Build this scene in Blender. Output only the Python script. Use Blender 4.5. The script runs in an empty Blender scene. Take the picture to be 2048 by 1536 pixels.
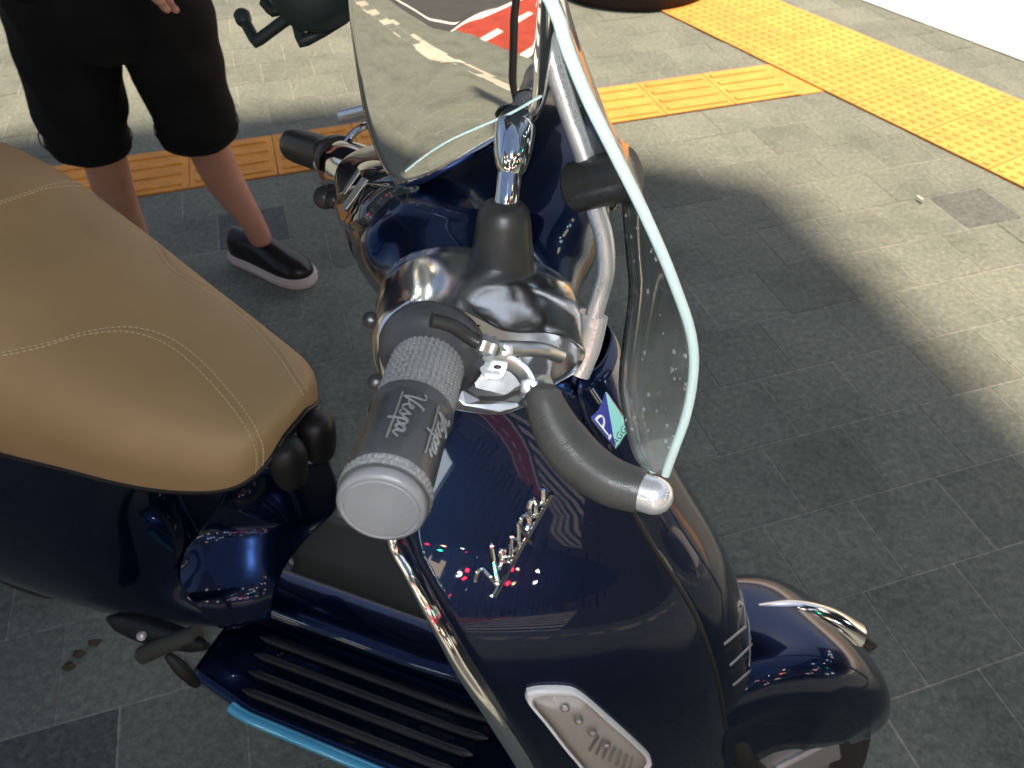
import bpy, bmesh, math, random
import numpy as np
from mathutils import Vector, Matrix
from mathutils.bvhtree import BVHTree
random.seed(7); rng = np.random.default_rng(7)
S = bpy.context.scene
COL = S.collection
rad = math.radians

# ------------------------------------------------------------------ camera
FPX, CAMH, PITCH, ROLL = 1504.0, 1.376, rad(45.56), rad(-.35)
cd = bpy.data.cameras.new('camera'); cam = bpy.data.objects.new('camera', cd); COL.objects.link(cam)
cd.sensor_width = 36; cd.lens = 36 * FPX / 2048; cd.clip_start = .02; cd.clip_end = 500
cam.matrix_world = Matrix.Translation((0, 0, CAMH)) @ Matrix.Rotation(math.pi / 2 - PITCH, 4, 'X') @ Matrix.Rotation(ROLL, 4, 'Z')
cd.dof.use_dof = True; cd.dof.focus_distance = .56; cd.dof.aperture_fstop = 13
S.camera = cam

# ------------------------------------------------------------------ light
SUN_EL, SUN_AZ = rad(62), rad(38)          # azimuth measured from +Y towards +X
sun_vec = np.array([math.sin(SUN_AZ) * math.cos(SUN_EL), math.cos(SUN_AZ) * math.cos(SUN_EL), math.sin(SUN_EL)])
w = bpy.data.worlds.new('World'); S.world = w; w.use_nodes = True
nt = w.node_tree; bg = nt.nodes['Background']
sky = nt.nodes.new('ShaderNodeTexSky'); sky.sky_type = 'NISHITA'; sky.sun_disc = False
sky.sun_elevation = SUN_EL; sky.sun_rotation = SUN_AZ; sky.altitude = 50; sky.dust_density = 3.4; sky.air_density = .9; sky.ozone_density = .5
nt.links.new(sky.outputs[0], bg.inputs[0]); bg.inputs[1].default_value = .074
sl = bpy.data.lights.new('sun', 'SUN'); sl.energy = 4.4; sl.angle = rad(3.4); sl.color = (1, .82, .61)
so = bpy.data.objects.new('sun', sl); COL.objects.link(so)
so.rotation_euler = Vector(sun_vec).to_track_quat('Z', 'Y').to_euler(); so.location = (3, 3, 8)
# the phone's twin flash (its two points are mirrored in the blue paint under the seat)
for k, dx in enumerate((-.0045, .0045)):
    fl = bpy.data.lights.new('phone_flash', 'POINT'); fl.energy = 3.0; fl.shadow_soft_size = .0035; fl.color = (.92, .97, 1)
    fo = bpy.data.objects.new('phone_flash', fl); COL.objects.link(fo)
    fo.location = Vector((dx - .012, -.012, CAMH + .022))
S.view_settings.view_transform = 'Standard'; S.view_settings.look = 'None'; S.view_settings.gamma = 1
S.view_settings.exposure = 1.05
S.cycles.use_denoising = True; S.cycles.max_bounces = 10; S.cycles.transparent_max_bounces = 16
S.cycles.sample_clamp_indirect = 6; S.cycles.caustics_reflective = False; S.cycles.caustics_refractive = False

# ------------------------------------------------------------------ frames
cR, sR = math.cos(ROLL), math.sin(ROLL); cP, sP = math.cos(PITCH), math.sin(PITCH)
CAM = np.array([0, 0, CAMH])
def ray(px, py):
    x, y = px - 1024, 768 - py
    x, y = cR * x - sR * y, sR * x + cR * y
    return np.array([x, FPX * cP + y * sP, -FPX * sP + y * cP]) / FPX
def U(px, py, d): return CAM + ray(px, py) * d
def proj(p):
    r = np.asarray(p) - CAM
    dep = r[1] * cP - r[2] * sP; up = r[1] * sP + r[2] * cP
    X, Y = r[0] / dep * FPX, up / dep * FPX
    X, Y = cR * X + sR * Y, -sR * X + cR * Y
    return 1024 + X, 768 - Y, dep
def G(px, py, z=0.0):
    r = ray(px, py); return CAM + r * ((CAMH - z) / -r[2])
a_, b_ = rad(-20), rad(5)
BO = np.array([.327, .334, 0.])
BM = np.stack([[math.cos(a_), math.sin(a_), 0], [-math.sin(a_) * math.cos(b_), math.cos(a_) * math.cos(b_), -math.sin(b_)],
               [-math.sin(a_) * math.sin(b_), math.cos(a_) * math.sin(b_), math.cos(b_)]])
rk = rad(26); ax_b = np.array([-math.sin(rk), 0, math.cos(rk)]); axw = ax_b @ BM
gR, gL = U(762, 1015, .35), U(590, 290, .95)
hl = (gL - gR) / np.linalg.norm(gL - gR); hu = axw - hl * (axw @ hl); hu /= np.linalg.norm(hu); hf = np.cross(hl, hu)
HM = np.stack([hf, hl, hu]); HO = (gR + gL) / 2 + .10 * hf
K = np.array([[0, -ax_b[2], ax_b[1]], [ax_b[2], 0, -ax_b[0]], [-ax_b[1], ax_b[0], 0]])
Rm = np.eye(3) + math.sin(rad(36)) * K + (1 - math.cos(rad(36))) * K @ K
WO = BO + (np.array([-.06, 0, .236]) + Rm @ np.array([.06, 0, 0])) @ BM; WM = Rm.T @ BM
B, HB, WH = (BO, BM), (HO, HM), (WO, WM)
def f2w(F, p): return F[0] + np.asarray(p, float) @ F[1]
def w2f(F, p): return F[1] @ (np.asarray(p) - F[0])
def FP(F, px, py, **k):
    a = 'xyz'.index(list(k)[0]); v = list(k.values())[0]
    c = w2f(F, CAM); r = F[1] @ ray(px, py); return c + r * ((v - c[a]) / r[a])   # frame coordinates
def FPW(F, px, py, **k): return f2w(F, FP(F, px, py, **k))

# ------------------------------------------------------------------ mesh kit
def cr(pts, n, closed=False):
    P = np.asarray(pts, float); m = len(P)
    if closed: Q = np.vstack([P[-1], P, P[0], P[1]]); segs = m
    else: Q = np.vstack([2 * P[0] - P[1], P, 2 * P[-1] - P[-2]]); segs = m - 1
    d = np.linalg.norm(np.diff(Q[1:segs + 2], axis=0), axis=1); cum = np.r_[0, np.cumsum(d)] ; 
    if cum[-1] < 1e-9: return np.repeat(P[:1], n, 0)
    t = np.linspace(0, cum[-1], n, endpoint=not closed)
    out = []
    for s in t:
        i = min(np.searchsorted(cum, s, side='right') - 1, segs - 1); u = (s - cum[i]) / max(d[i], 1e-9)
        p0, p1, p2, p3 = Q[i], Q[i + 1], Q[i + 2], Q[i + 3]
        out.append(.5 * (2 * p1 + (p2 - p0) * u + (2 * p0 - 5 * p1 + 4 * p2 - p3) * u * u + (3 * p1 - p0 - 3 * p2 + p3) * u ** 3))
    return np.array(out)
def lerp1(x, xs, ys): return float(np.interp(x, xs, ys))
def smooth1(x, xs, ys):
    # smooth (catmull) interpolation of ys(xs); xs ascending
    i = int(np.clip(np.searchsorted(xs, x) - 1, 0, len(xs) - 2)); u = (x - xs[i]) / (xs[i + 1] - xs[i]); u = min(max(u, 0), 1)
    def m(k):
        if k == 0: return (ys[1] - ys[0]) / (xs[1] - xs[0])
        if k == len(xs) - 1: return (ys[-1] - ys[-2]) / (xs[-1] - xs[-2])
        return (ys[k + 1] - ys[k - 1]) / (xs[k + 1] - xs[k - 1])
    h = xs[i + 1] - xs[i]
    return (2*u**3-3*u**2+1)*ys[i] + (u**3-2*u**2+u)*h*m(i) + (-2*u**3+3*u**2)*ys[i+1] + (u**3-u**2)*h*m(i+1)
def grid(rows, closed_v=False, closed_u=False, cap0=False, cap1=False):
    R = np.asarray(rows, float); nu, nv = R.shape[:2]
    V = R.reshape(-1, 3); F = []
    for i in range(nu if closed_u else nu - 1):
        i2 = (i + 1) % nu
        for j in range(nv if closed_v else nv - 1):
            j2 = (j + 1) % nv
            F.append((i * nv + j, i * nv + j2, i2 * nv + j2, i2 * nv + j))
    if cap0: F.append(tuple(range(nv))[::-1])
    if cap1: F.append(tuple((nu - 1) * nv + j for j in range(nv)))
    return V, F
def loft(rows, nu, nv, closed_v=False, **k):
    R = [cr(r, nv, closed_v) for r in rows]
    R = np.array(R); R = np.stack([cr(R[:, j], nu) for j in range(R.shape[1])], 1)
    return grid(R, closed_v, **k)
def frames(path):
    P = np.asarray(path, float); T = np.gradient(P, axis=0); T /= np.linalg.norm(T, axis=1)[:, None] + 1e-12
    n = np.cross(T[0], [0, 0, 1.]); 
    if np.linalg.norm(n) < .1: n = np.cross(T[0], [1., 0, 0])
    n /= np.linalg.norm(n); N = []
    for t in T:
        n = n - t * (n @ t); n /= np.linalg.norm(n); N.append(n)
    N = np.array(N); return P, T, N, np.cross(T, N)
def tube(path, r, n=12, closed=False, caps=True, sx=1.0):
    P, T, N, Bn = frames(path); r = np.broadcast_to(np.asarray(r, float), (len(P),))
    th = np.linspace(0, 2 * math.pi, n, endpoint=False)
    rows = [P[i] + r[i] * (np.cos(th)[:, None] * N[i] * sx + np.sin(th)[:, None] * Bn[i]) for i in range(len(P))]
    return grid(rows, True, closed, caps and not closed, caps and not closed)
def lathe(o, d, prof, n=32, ref=None, caps=True, squash=1.0):
    # prof: [(axial, radius)], around axis d from o
    o = np.asarray(o, float); d = np.asarray(d, float) / np.linalg.norm(d)
    e = np.asarray(ref if ref is not None else ([0, 0, 1.] if abs(d[2]) < .9 else [1., 0, 0]), float)
    e = e - d * (e @ d); e /= np.linalg.norm(e); g = np.cross(d, e)
    th = np.linspace(0, 2 * math.pi, n, endpoint=False)
    rows = [o + d * a + r * (np.cos(th)[:, None] * e * squash + np.sin(th)[:, None] * g) for a, r in prof]
    return grid(rows, True, False, caps, caps)
def box(c, sx, sy, sz, M=np.eye(3)):
    v = np.array([[i, j, k] for i in (-1, 1) for j in (-1, 1) for k in (-1, 1)], float) * [sx / 2, sy / 2, sz / 2]
    F = [(0, 1, 3, 2), (4, 6, 7, 5), (0, 4, 5, 1), (2, 3, 7, 6), (0, 2, 6, 4), (1, 5, 7, 3)]
    return np.asarray(c) + v @ np.asarray(M), F
def prism(poly, off):
    P = np.asarray(poly, float); n = len(P); V = np.vstack([P, P + off])
    F = [tuple(range(n))[::-1], tuple(range(n, 2 * n))] + [(i, (i + 1) % n, n + (i + 1) % n, n + i) for i in range(n)]
    return V, F
def cat(*parts):
    V = []; F = []; k = 0
    for v, f in parts:
        V.append(np.asarray(v)); F += [tuple(i + k for i in q) for q in f]; k += len(v)
    return np.vstack(V), F
ORG = {}
def tag(o, label=None, cat_=None, group=None, kind=None):
    if label: o['label'] = label
    if cat_: o['category'] = cat_
    if group: o['group'] = group
    if kind: o['kind'] = kind
    return o
def empty(name, loc, label, cat_, group=None):
    o = bpy.data.objects.new(name, None); COL.objects.link(o); o.location = loc; o.empty_display_size = .1
    ORG[o.name] = np.asarray(loc, float); return tag(o, label, cat_, group)
def mk(name, vf, mat, parent=None, smooth=True, org=None, bevel=0, solid=0, sub=0, edge=None, soff=0, angle=40):
    V, F = vf; V = np.asarray(V, float)
    if parent is not None: o0 = ORG[parent.name]
    else: o0 = np.asarray(org if org is not None else [V[:, 0].mean(), V[:, 1].mean(), V[:, 2].min()], float)
    me = bpy.data.meshes.new(name); me.from_pydata((V - o0).tolist(), [], [tuple(int(i) for i in f) for f in F]); me.update()
    bm = bmesh.new(); bm.from_mesh(me); bmesh.ops.recalc_face_normals(bm, faces=bm.faces)
    for e in bm.edges:
        if len(e.link_faces) == 2 and e.calc_face_angle(0) > rad(angle): e.smooth = False
    for f in bm.faces: f.smooth = smooth
    bm.to_mesh(me); bm.free()
    o = bpy.data.objects.new(name, me); COL.objects.link(o); ORG[o.name] = o0
    if parent is not None: o.parent = parent
    else: o.location = o0
    me.materials.append(mat)
    if edge is not None: me.materials.append(edge)
    if solid:
        m = o.modifiers.new('solid', 'SOLIDIFY'); m.thickness = solid; m.offset = soff; m.use_even_offset = False
        if edge is not None: m.material_offset_rim = 1
    if bevel:
        m = o.modifiers.new('bevel', 'BEVEL'); m.width = bevel; m.segments = 2; m.limit_method = 'ANGLE'; m.angle_limit = rad(35)
        if solid: pass
    if sub:
        m = o.modifiers.new('sub', 'SUBSURF'); m.levels = sub; m.render_levels = sub
    return o
def bvh_of(vf): return BVHTree.FromPolygons([tuple(map(float, v)) for v in vf[0]], [tuple(int(i) for i in f) for f in vf[1]])
def cast(bv, px, py, lift=0.0):
    r = ray(px, py); hit = bv.ray_cast(Vector(CAM), Vector(r).normalized())
    if hit[0] is None: return None
    n = np.array(hit[1]); n = -n if n @ r > 0 else n
    return np.array(hit[0]) + n * lift, n
def castline(bv, pts, n, lift=0.0, closed=False):
    out = []; q = cr(np.array([(x, y, 0) for x, y in pts], float), n, closed)
    for x, y, _ in q:
        h = cast(bv, x, y, lift)
        if h is not None: out.append(h[0])
    return np.array(out)

# ------------------------------------------------------------------ materials
def mat(name, col, rough=.5, metal=0.0, coat=0.0, coat_r=.03, spec=.5, emit=None, estr=0, trans=0, ior=1.45, alpha=1):
    m = bpy.data.materials.new(name); m.use_nodes = True; p = m.node_tree.nodes['Principled BSDF']
    p.inputs['Base Color'].default_value = (*col, 1); p.inputs['Roughness'].default_value = rough; p.inputs['Metallic'].default_value = metal
    p.inputs['Coat Weight'].default_value = coat; p.inputs['Coat Roughness'].default_value = coat_r
    p.inputs['Specular IOR Level'].default_value = spec; p.inputs['IOR'].default_value = ior
    p.inputs['Transmission Weight'].default_value = trans
    if emit: p.inputs['Emission Color'].default_value = (*emit, 1); p.inputs['Emission Strength'].default_value = estr
    return m
def N(m): return m.node_tree.nodes, m.node_tree.links, m.node_tree.nodes['Principled BSDF']
def coords(m, kind='Object', scale=1.0):
    n, l, p = N(m); tc = n.new('ShaderNodeTexCoord'); mp = n.new('ShaderNodeMapping'); mp.inputs['Scale'].default_value = (scale,) * 3
    l.new(tc.outputs[kind], mp.inputs[0]); return mp.outputs[0]
def noise(m, scale, detail=4, rough=.6, vec=None):
    n, l, p = N(m); t = n.new('ShaderNodeTexNoise'); t.inputs['Scale'].default_value = scale; t.inputs['Detail'].default_value = detail
    t.inputs['Roughness'].default_value = rough
    if vec is not None: l.new(vec, t.inputs['Vector'])
    return t.outputs['Fac']
def ramp(m, fac, stops):
    n, l, p = N(m); r = n.new('ShaderNodeValToRGB'); e = r.color_ramp.elements
    while len(e) < len(stops): e.new(.5)
    for k, (pos, c) in enumerate(stops): e[k].position = pos; e[k].color = (*c, 1) if len(c) == 3 else c
    l.new(fac, r.inputs[0]); return r.outputs[0]
def bump(m, h, strength=.3, dist=.001, prev=None):
    n, l, p = N(m); b = n.new('ShaderNodeBump'); b.inputs['Strength'].default_value = strength; b.inputs['Distance'].default_value = dist
    l.new(h, b.inputs['Height'])
    l.new(b.outputs[0], p.inputs['Normal']); return b
def mixc(m, fac, a, b, mode='MIX'):
    n, l, p = N(m); x = n.new('ShaderNodeMix'); x.data_type = 'RGBA'; x.blend_type = mode
    for s, v in ((x.inputs[0], fac), (x.inputs[6], a), (x.inputs[7], b)):
        if hasattr(v, 'is_output') or isinstance(v, bpy.types.NodeSocket): l.new(v, s)
        elif isinstance(v, (int, float)): s.default_value = v
        else: s.default_value = (*v, 1)
    return x.outputs[2]
def mmap(m, v, a0, a1, b0, b1):
    n, l, p = N(m); r = n.new('ShaderNodeMapRange'); r.inputs[1].default_value = a0; r.inputs[2].default_value = a1
    r.inputs[3].default_value = b0; r.inputs[4].default_value = b1; l.new(v, r.inputs[0]); return r.outputs[0]

M = {}
# blue metallic lacquer with dust specks and fine swirl scratches in the coat
m = M['paint'] = mat('blue_metallic_paint', (.006, .022, .085), .27, .9, 1.0, .02)
n, l, p = N(m); p.inputs['Coat IOR'].default_value = 1.38; v = coords(m); fl = noise(m, 2600, 1, .5, v)
dust = ramp(m, noise(m, 620, 2, .5, v), [(.735, (0, 0, 0)), (.775, (.55, .55, .55))])
l.new(mixc(m, dust, ramp(m, fl, [(.3, (.0028, .008, .032)), (.7, (.007, .024, .085))]), (.30, .30, .29)), p.inputs['Base Color'])
inv = n.new('ShaderNodeMath'); inv.operation = 'SUBTRACT'; inv.inputs[0].default_value = .9; l.new(dust, inv.inputs[1]); l.new(inv.outputs[0], p.inputs['Metallic'])
d = noise(m, 18, 5, .7, v); l.new(mmap(m, d, .35, .75, .008, .04), p.inputs['Coat Roughness'])
def metalmat(name, col, r0, r1, sc=40, metal=1.0):
    m = mat(name, col, r0, metal); n, l, p = N(m); v = coords(m); d = noise(m, sc, 6, .75, v)
    l.new(mmap(m, d, .35, .75, r0, r1), p.inputs['Roughness']); bump(m, noise(m, sc * 12, 3, .6, v), .04, .0004); return m
M['chrome'] = metalmat('chrome', (.78, .79, .80), .03, .12)
M['mirrorchrome'] = mat('polished_chrome', (.80, .81, .81), .012, 1.0)
M['alu'] = metalmat('brushed_aluminium', (.82, .83, .84), .24, .4, 60, .75)
M['satin'] = mat('satin_chrome', (.84, .85, .88), .19, 1.0)
n, l, p = N(M['satin']); l.new(mmap(M['satin'], noise(M['satin'], 8, 3, .5, coords(M['satin'])), .3, .7, .11, .17), p.inputs['Roughness'])
M['cast'] = metalmat('cast_aluminium', (.62, .64, .64), .28, .5, 90)
M['silver'] = metalmat('silver_paint', (.45, .44, .43), .35, .5, 60, .7)
def rubber(name, c0, c1, rough=.55, sc=220, bs=.25):
    m = mat(name, c0, rough); n, l, p = N(m); v = coords(m); d = noise(m, sc, 5, .7, v); e = noise(m, 14, 5, .65, v)
    l.new(ramp(m, e, [(.3, c0), (.75, c1)]), p.inputs['Base Color']); bump(m, d, bs, .0008)
    l.new(mmap(m, e, .3, .7, rough - .08, rough + .12), p.inputs['Roughness']); return m
M['rubber'] = rubber('grip_rubber', (.032, .033, .035), (.055, .055, .058), .30)
M['boot'] = rubber('boot_rubber', (.017, .017, .016), (.03, .03, .028), .32)
M['lever'] = rubber('lever_sleeve', (.045, .044, .041), (.075, .073, .067), .38)
M['capend'] = rubber('bar_end_plastic', (.11, .11, .115), (.19, .19, .195), .32, 420, .3)
M['letter'] = rubber('worn_rubber_lettering', (.13, .13, .13), (.2, .2, .2), .45)
M['black'] = rubber('black_plastic', (.012, .012, .013), (.02, .02, .02), .35)
M['mattblack'] = rubber('matt_black_plastic', (.005, .005, .005), (.008, .008, .008), .5)
M['mat'] = rubber('floor_mat', (.03, .031, .026), (.045, .046, .038), .6, 300, .4)
M['tyre'] = rubber('tyre_rubber', (.018, .017, .016), (.03, .028, .026), .7)
# tan leather
m = M['leather'] = mat('tan_leather', (.38, .22, .085), .5, spec=.35); n, l, p = N(m); v = coords(m)
e = noise(m, 5, 4, .6, v); vor = n.new('ShaderNodeTexVoronoi'); vor.inputs['Scale'].default_value = 900; l.new(v, vor.inputs['Vector'])
l.new(ramp(m, e, [(.25, (.32, .215, .10)), (.8, (.41, .28, .138))]), p.inputs['Base Color']); hh = n.new('ShaderNodeMath'); hh.operation = 'MULTIPLY_ADD'; l.new(noise(m, 42, 6, .7, v), hh.inputs[0]); hh.inputs[1].default_value = 2.2; l.new(vor.outputs['Distance'], hh.inputs[2]); bump(m, hh.outputs[0], .22, .0009)
M['thread'] = mat('cream_thread', (.52, .43, .27), .7)
M['mintedge'] = mat('polished_acrylic_edge', (.74, .93, .88), .25, spec=.6)
n, l, p = N(M['mintedge']); p.inputs['Subsurface Weight'].default_value = .3; p.inputs['Subsurface Radius'].default_value = (.004, .006, .006)
M['screenlens'] = mat('instrument_lens', (.02, .025, .028), .05, coat=1.0, coat_r=.02)
M['white'] = mat('white_plastic', (.72, .73, .72), .35)
M['blackprint'] = mat('black_print', (.01, .01, .01), .5)
M['mint'] = mat('mint_enamel', (.30, .74, .66), .25, coat=.6)
M['navy'] = mat('navy_enamel', (.012, .02, .30), .2, coat=.6)
def thin_glass(name, tint, haze, hcol, rough=.02):
    m = bpy.data.materials.new(name); m.use_nodes = True; n = m.node_tree.nodes; l = m.node_tree.links; p = n['Principled BSDF']
    p.inputs['Base Color'].default_value = (*hcol, 1); p.inputs['Roughness'].default_value = .6
    tr = n.new('ShaderNodeBsdfTransparent'); tr.inputs[0].default_value = (*tint, 1); gl = n.new('ShaderNodeBsdfGlossy'); gl.inputs['Roughness'].default_value = rough
    fr = n.new('ShaderNodeFresnel'); fr.inputs[0].default_value = 1.5; a = n.new('ShaderNodeMixShader'); b = n.new('ShaderNodeMixShader')
    l.new(fr.outputs[0], a.inputs[0]); l.new(tr.outputs[0], a.inputs[1]); l.new(gl.outputs[0], a.inputs[2])
    l.new(mmap(m, noise(m, 26, 7, .75, coords(m)), .35, .8, haze * .4, haze), b.inputs[0]); l.new(a.outputs[0], b.inputs[1]); l.new(p.outputs[0], b.inputs[2])
    l.new(b.outputs[0], n['Material Output'].inputs[0]); return m
M['lens'] = thin_glass('clear_signal_lens', (.97, .97, .95), .16, (.85, .83, .78))
M['acrylic'] = thin_glass('clear_acrylic', (.93, .975, .965), .28, (.66, .72, .71))
M['drop'] = thin_glass('water_drop', (1, 1, 1), .5, (.85, .88, .88))
M['reflector'] = mat('pale_reflector', (.88, .88, .85), .25, .0)
M['amber'] = mat('amber_bulb_filter', (.65, .22, .03), .3)
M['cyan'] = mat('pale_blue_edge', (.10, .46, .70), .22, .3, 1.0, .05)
M['skin'] = mat('skin', (.45, .20, .13), .55); n, l, p = N(M['skin']); p.inputs['Subsurface Weight'].default_value = .1
p.inputs['Subsurface Radius'].default_value = (.01, .004, .002)
l.new(ramp(M['skin'], noise(M['skin'], 16, 4, .6, coords(M['skin'])), [(.3, (.50, .24, .165)), (.75, (.58, .30, .21))]), p.inputs['Base Color'])
def cloth(name, c0, c1):
    m = mat(name, c0, .9, spec=.2); n, l, p = N(m); v = coords(m); l.new(ramp(m, noise(m, 9, 5, .6, v), [(.3, c0), (.75, c1)]), p.inputs['Base Color'])
    bump(m, noise(m, 500, 2, .5, v), .4, .001); return m
M['shorts'] = cloth('black_cotton', (.007, .007, .0075), (.015, .015, .015))
M['shirt'] = cloth('navy_cotton', (.008, .01, .02), (.014, .016, .03))
M['canvas'] = mat('glossy_black_leather', (.012, .012, .013), .28)
M['sole'] = mat('white_rubber_sole', (.62, .55, .53), .6)
M['hair'] = mat('dark_hair', (.012, .009, .007), .5)
M['holder'] = rubber('dark_green_plastic', (.008, .016, .015), (.013, .024, .022), .5)

# paving
def paving(name, stops, joint=False):
    m = mat(name, (.16, .17, .16), .8, spec=.3); n, l, p = N(m)
    tc = n.new('ShaderNodeTexCoord'); geo = n.new('ShaderNodeNewGeometry'); v = geo.outputs['Position']
    a = noise(m, 62, 9, .82, v); b = noise(m, 3.2, 7, .7, v); c = noise(m, 260, 3, .6, v)
    base = ramp(m, a, stops)
    oi = n.new('ShaderNodeObjectInfo')
    rv = mmap(m, oi.outputs['Random'], 0, 1, .89, 1.10)
    x = n.new('ShaderNodeVectorMath'); x.operation = 'SCALE'; l.new(base, x.inputs[0]); l.new(rv, x.inputs['Scale'])
    st = ramp(m, b, [(.3, (.66, .68, .66)), (.52, (1, 1, 1)), (.75, (1.12, 1.09, 1.03))])
    col = mixc(m, 1.0, x.outputs[0], st, 'MULTIPLY')
    sp = ramp(m, c, [(.30, (.35, .35, .33)), (.37, (1, 1, 1)), (.68, (1, 1, 1)), (.76, (1.6, 1.6, 1.55))])
    col = mixc(m, 1.0, col, sp, 'MULTIPLY'); l.new(col, p.inputs['Base Color'])
    bump(m, a, .5, .0015); return m
GST = [(.32, (.088, .100, .086)), (.5, (.157, .173, .147)), (.68, (.26, .268, .222))]
M['tile'] = paving('granite_paver', GST)
M['darktile'] = paving('dark_paver', [(.34, (.05, .055, .053)), (.5, (.095, .102, .098)), (.66, (.16, .162, .155))])
M['sand'] = paving('joint_sand', [(.34, (.15, .152, .135)), (.66, (.37, .36, .318))])
m = M['tactile'] = mat('yellow_tactile_tile', (.75, .36, .03), .6, spec=.35); n, l, p = N(m); geo = n.new('ShaderNodeNewGeometry'); v = geo.outputs['Position']
b = noise(m, 9, 6, .7, v); c = noise(m, 160, 4, .7, v); oi = n.new('ShaderNodeObjectInfo')
col = ramp(m, b, [(.25, (.60, .25, .03)), (.6, (.80, .34, .05)), (.85, (.84, .40, .10))])
col = mixc(m, 1.0, col, ramp(m, c, [(.30, (.42, .36, .30)), (.46, (1, 1, 1))]), 'MULTIPLY')
x = n.new('ShaderNodeVectorMath'); x.operation = 'SCALE'; l.new(col, x.inputs[0]); l.new(mmap(m, oi.outputs['Random'], 0, 1, .88, 1.06), x.inputs['Scale'])
l.new(x.outputs[0], p.inputs['Base Color']); bump(m, c, .3, .001)
M['shopfloor'] = paving('pale_stone', [(.3, (.74, .72, .66)), (.7, (.82, .80, .74))])
M['asphalt'] = paving('asphalt', [(.3, (.035, .036, .038)), (.7, (.07, .07, .07))])
M['kerb'] = paving('kerb_stone', [(.3, (.42, .38, .30)), (.7, (.52, .48, .40))])
M['redlane'] = paving('red_lane_paint', [(.3, (.28, .035, .02)), (.7, (.36, .055, .035))])
M['roadpaint'] = paving('white_road_paint', [(.3, (.62, .60, .55)), (.7, (.75, .73, .68))])
M['planter'] = paving('dark_brown_stone', [(.3, (.03, .02, .016)), (.7, (.07, .045, .035))])
M['soil'] = paving('soil', [(.3, (.02, .014, .01)), (.7, (.05, .035, .025))])
M['leaf'] = mat('dry_leaf', (.05, .04, .02), .7)
M['butt'] = mat('white_paper', (.8, .78, .72), .7)
M['greyconcrete'] = paving('occluder_sheet', [(.3, (.06, .062, .065)), (.7, (.08, .08, .082))])
M['steel'] = mat('dark_steel', (.03, .03, .032), .4, .6)
def glow(name, c, s): return mat(name, (.02, .02, .02), .5, emit=c, estr=s)
M['g_red'] = glow('red_signal_glow', (1, .02, .06), 60); M['g_green'] = glow('green_signal_glow', (.05, 1, .55), 50)
M['g_white'] = glow('street_lamp_glow', (.95, 1, .92), 70); M['g_warm'] = glow('warm_lamp_glow', (1, .6, .3), 60)

# ================================================================== the setting
TH = rad(16.83); e1 = np.array([math.cos(TH), math.sin(TH), 0]); e2 = np.array([math.sin(TH), -math.cos(TH), 0])   # e2 points towards the photographer
T0 = np.array([.42746, .82882, 0]) * CAMH; TA, TB = .1587 * CAMH, .145 * CAMH
ground = mk('ground', grid([[(-60, -60, -.14), (60, -60, -.14)], [(-60, 60, -.14), (60, 60, -.14)]]), M['asphalt']); tag(ground, kind='structure')
bx0, bx1 = -9, 9
def tp(u, v, z=0): return T0 + e1 * u + e2 * v + np.array([0, 0, z])
VK = 3.35          # kerb line, metres from T0 towards the road behind the photographer
pav = mk('pavement', prism([tp(-9, VK), tp(9, VK), tp(9, -9), tp(-9, -9)], np.array([0, 0, .002])), M['sand'], smooth=False)
pav.location.z = 0
for v in pav.data.vertices: v.co.z = -.1385 if v.co.z < .001 else -.0012
tag(pav, kind='structure')
# tactile bands (world lines)
An = G(1262, 243)[:2]; a_dir = e1[:2]; a_nrm = np.array([-a_dir[1], a_dir[0]])
Ba, Bb = G(1645, 183)[:2], G(2048, 380)[:2]; b_dir = (Bb - Ba) / np.linalg.norm(Bb - Ba); b_nrm = np.array([-b_dir[1], b_dir[0]])
def in_bands(c):
    q = (c - Ba) @ b_nrm
    qa = (c - An) @ a_nrm
    return (.11 < q < .50) or (.11 < qa < .19 and q < .02)
We = G(1720, 0)[:2]; wq = (We - Ba) @ b_nrm
# one paver shape, shared
def paver_mesh(name, a, b, material, h=.03, c=.0012):
    s, t = a / 2, b / 2
    V = [(-s, -t, -h), (s, -t, -h), (s, t, -h), (-s, t, -h), (-s, -t, -c), (s, -t, -c), (s, t, -c), (-s, t, -c),
         (-s + c, -t + c, 0), (s - c, -t + c, 0), (s - c, t - c, 0), (-s + c, t - c, 0)]
    F = [(0, 1, 5, 4), (1, 2, 6, 5), (2, 3, 7, 6), (3, 0, 4, 7), (4, 5, 9, 8), (5, 6, 10, 9), (6, 7, 11, 10), (7, 4, 8, 11), (8, 9, 10, 11)]
    me = bpy.data.meshes.new(name); me.from_pydata(V, [], F); me.update(); me.materials.append(material); return me
tm = paver_mesh('paver', TA - .0028, TB - .0028, M['tile']); tmd = paver_mesh('dark_paver', TA - .0035, TB - .0035, M['darktile'])
dark_px = [(548, 440), (1915, 415), (40, 1510)]
cands = []
for r in range(-46, 22):
    for k in range(-40, 40):
        c = tp((k + (.5 if r % 2 else 0)) * TA + TA / 2, r * TB + TB / 2)
        if in_bands(c[:2]) or (c[:2] - Ba) @ b_nrm > wq + .12: continue
        x, y, d = proj(c)
        vis = d > .05 and -130 < x < 2180 and -110 < y < 1650
        cands.append((d if vis else 99 + abs(k) * .01, c, vis, x, y))
cands.sort(key=lambda t: t[0])
def dark(c):
    for q in dark_px:
        g = G(*q); d = c - g
        if abs(d @ e1) < TA / 2 and abs(d @ e2) < TB / 2: return True
    return False
rest = []
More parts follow.
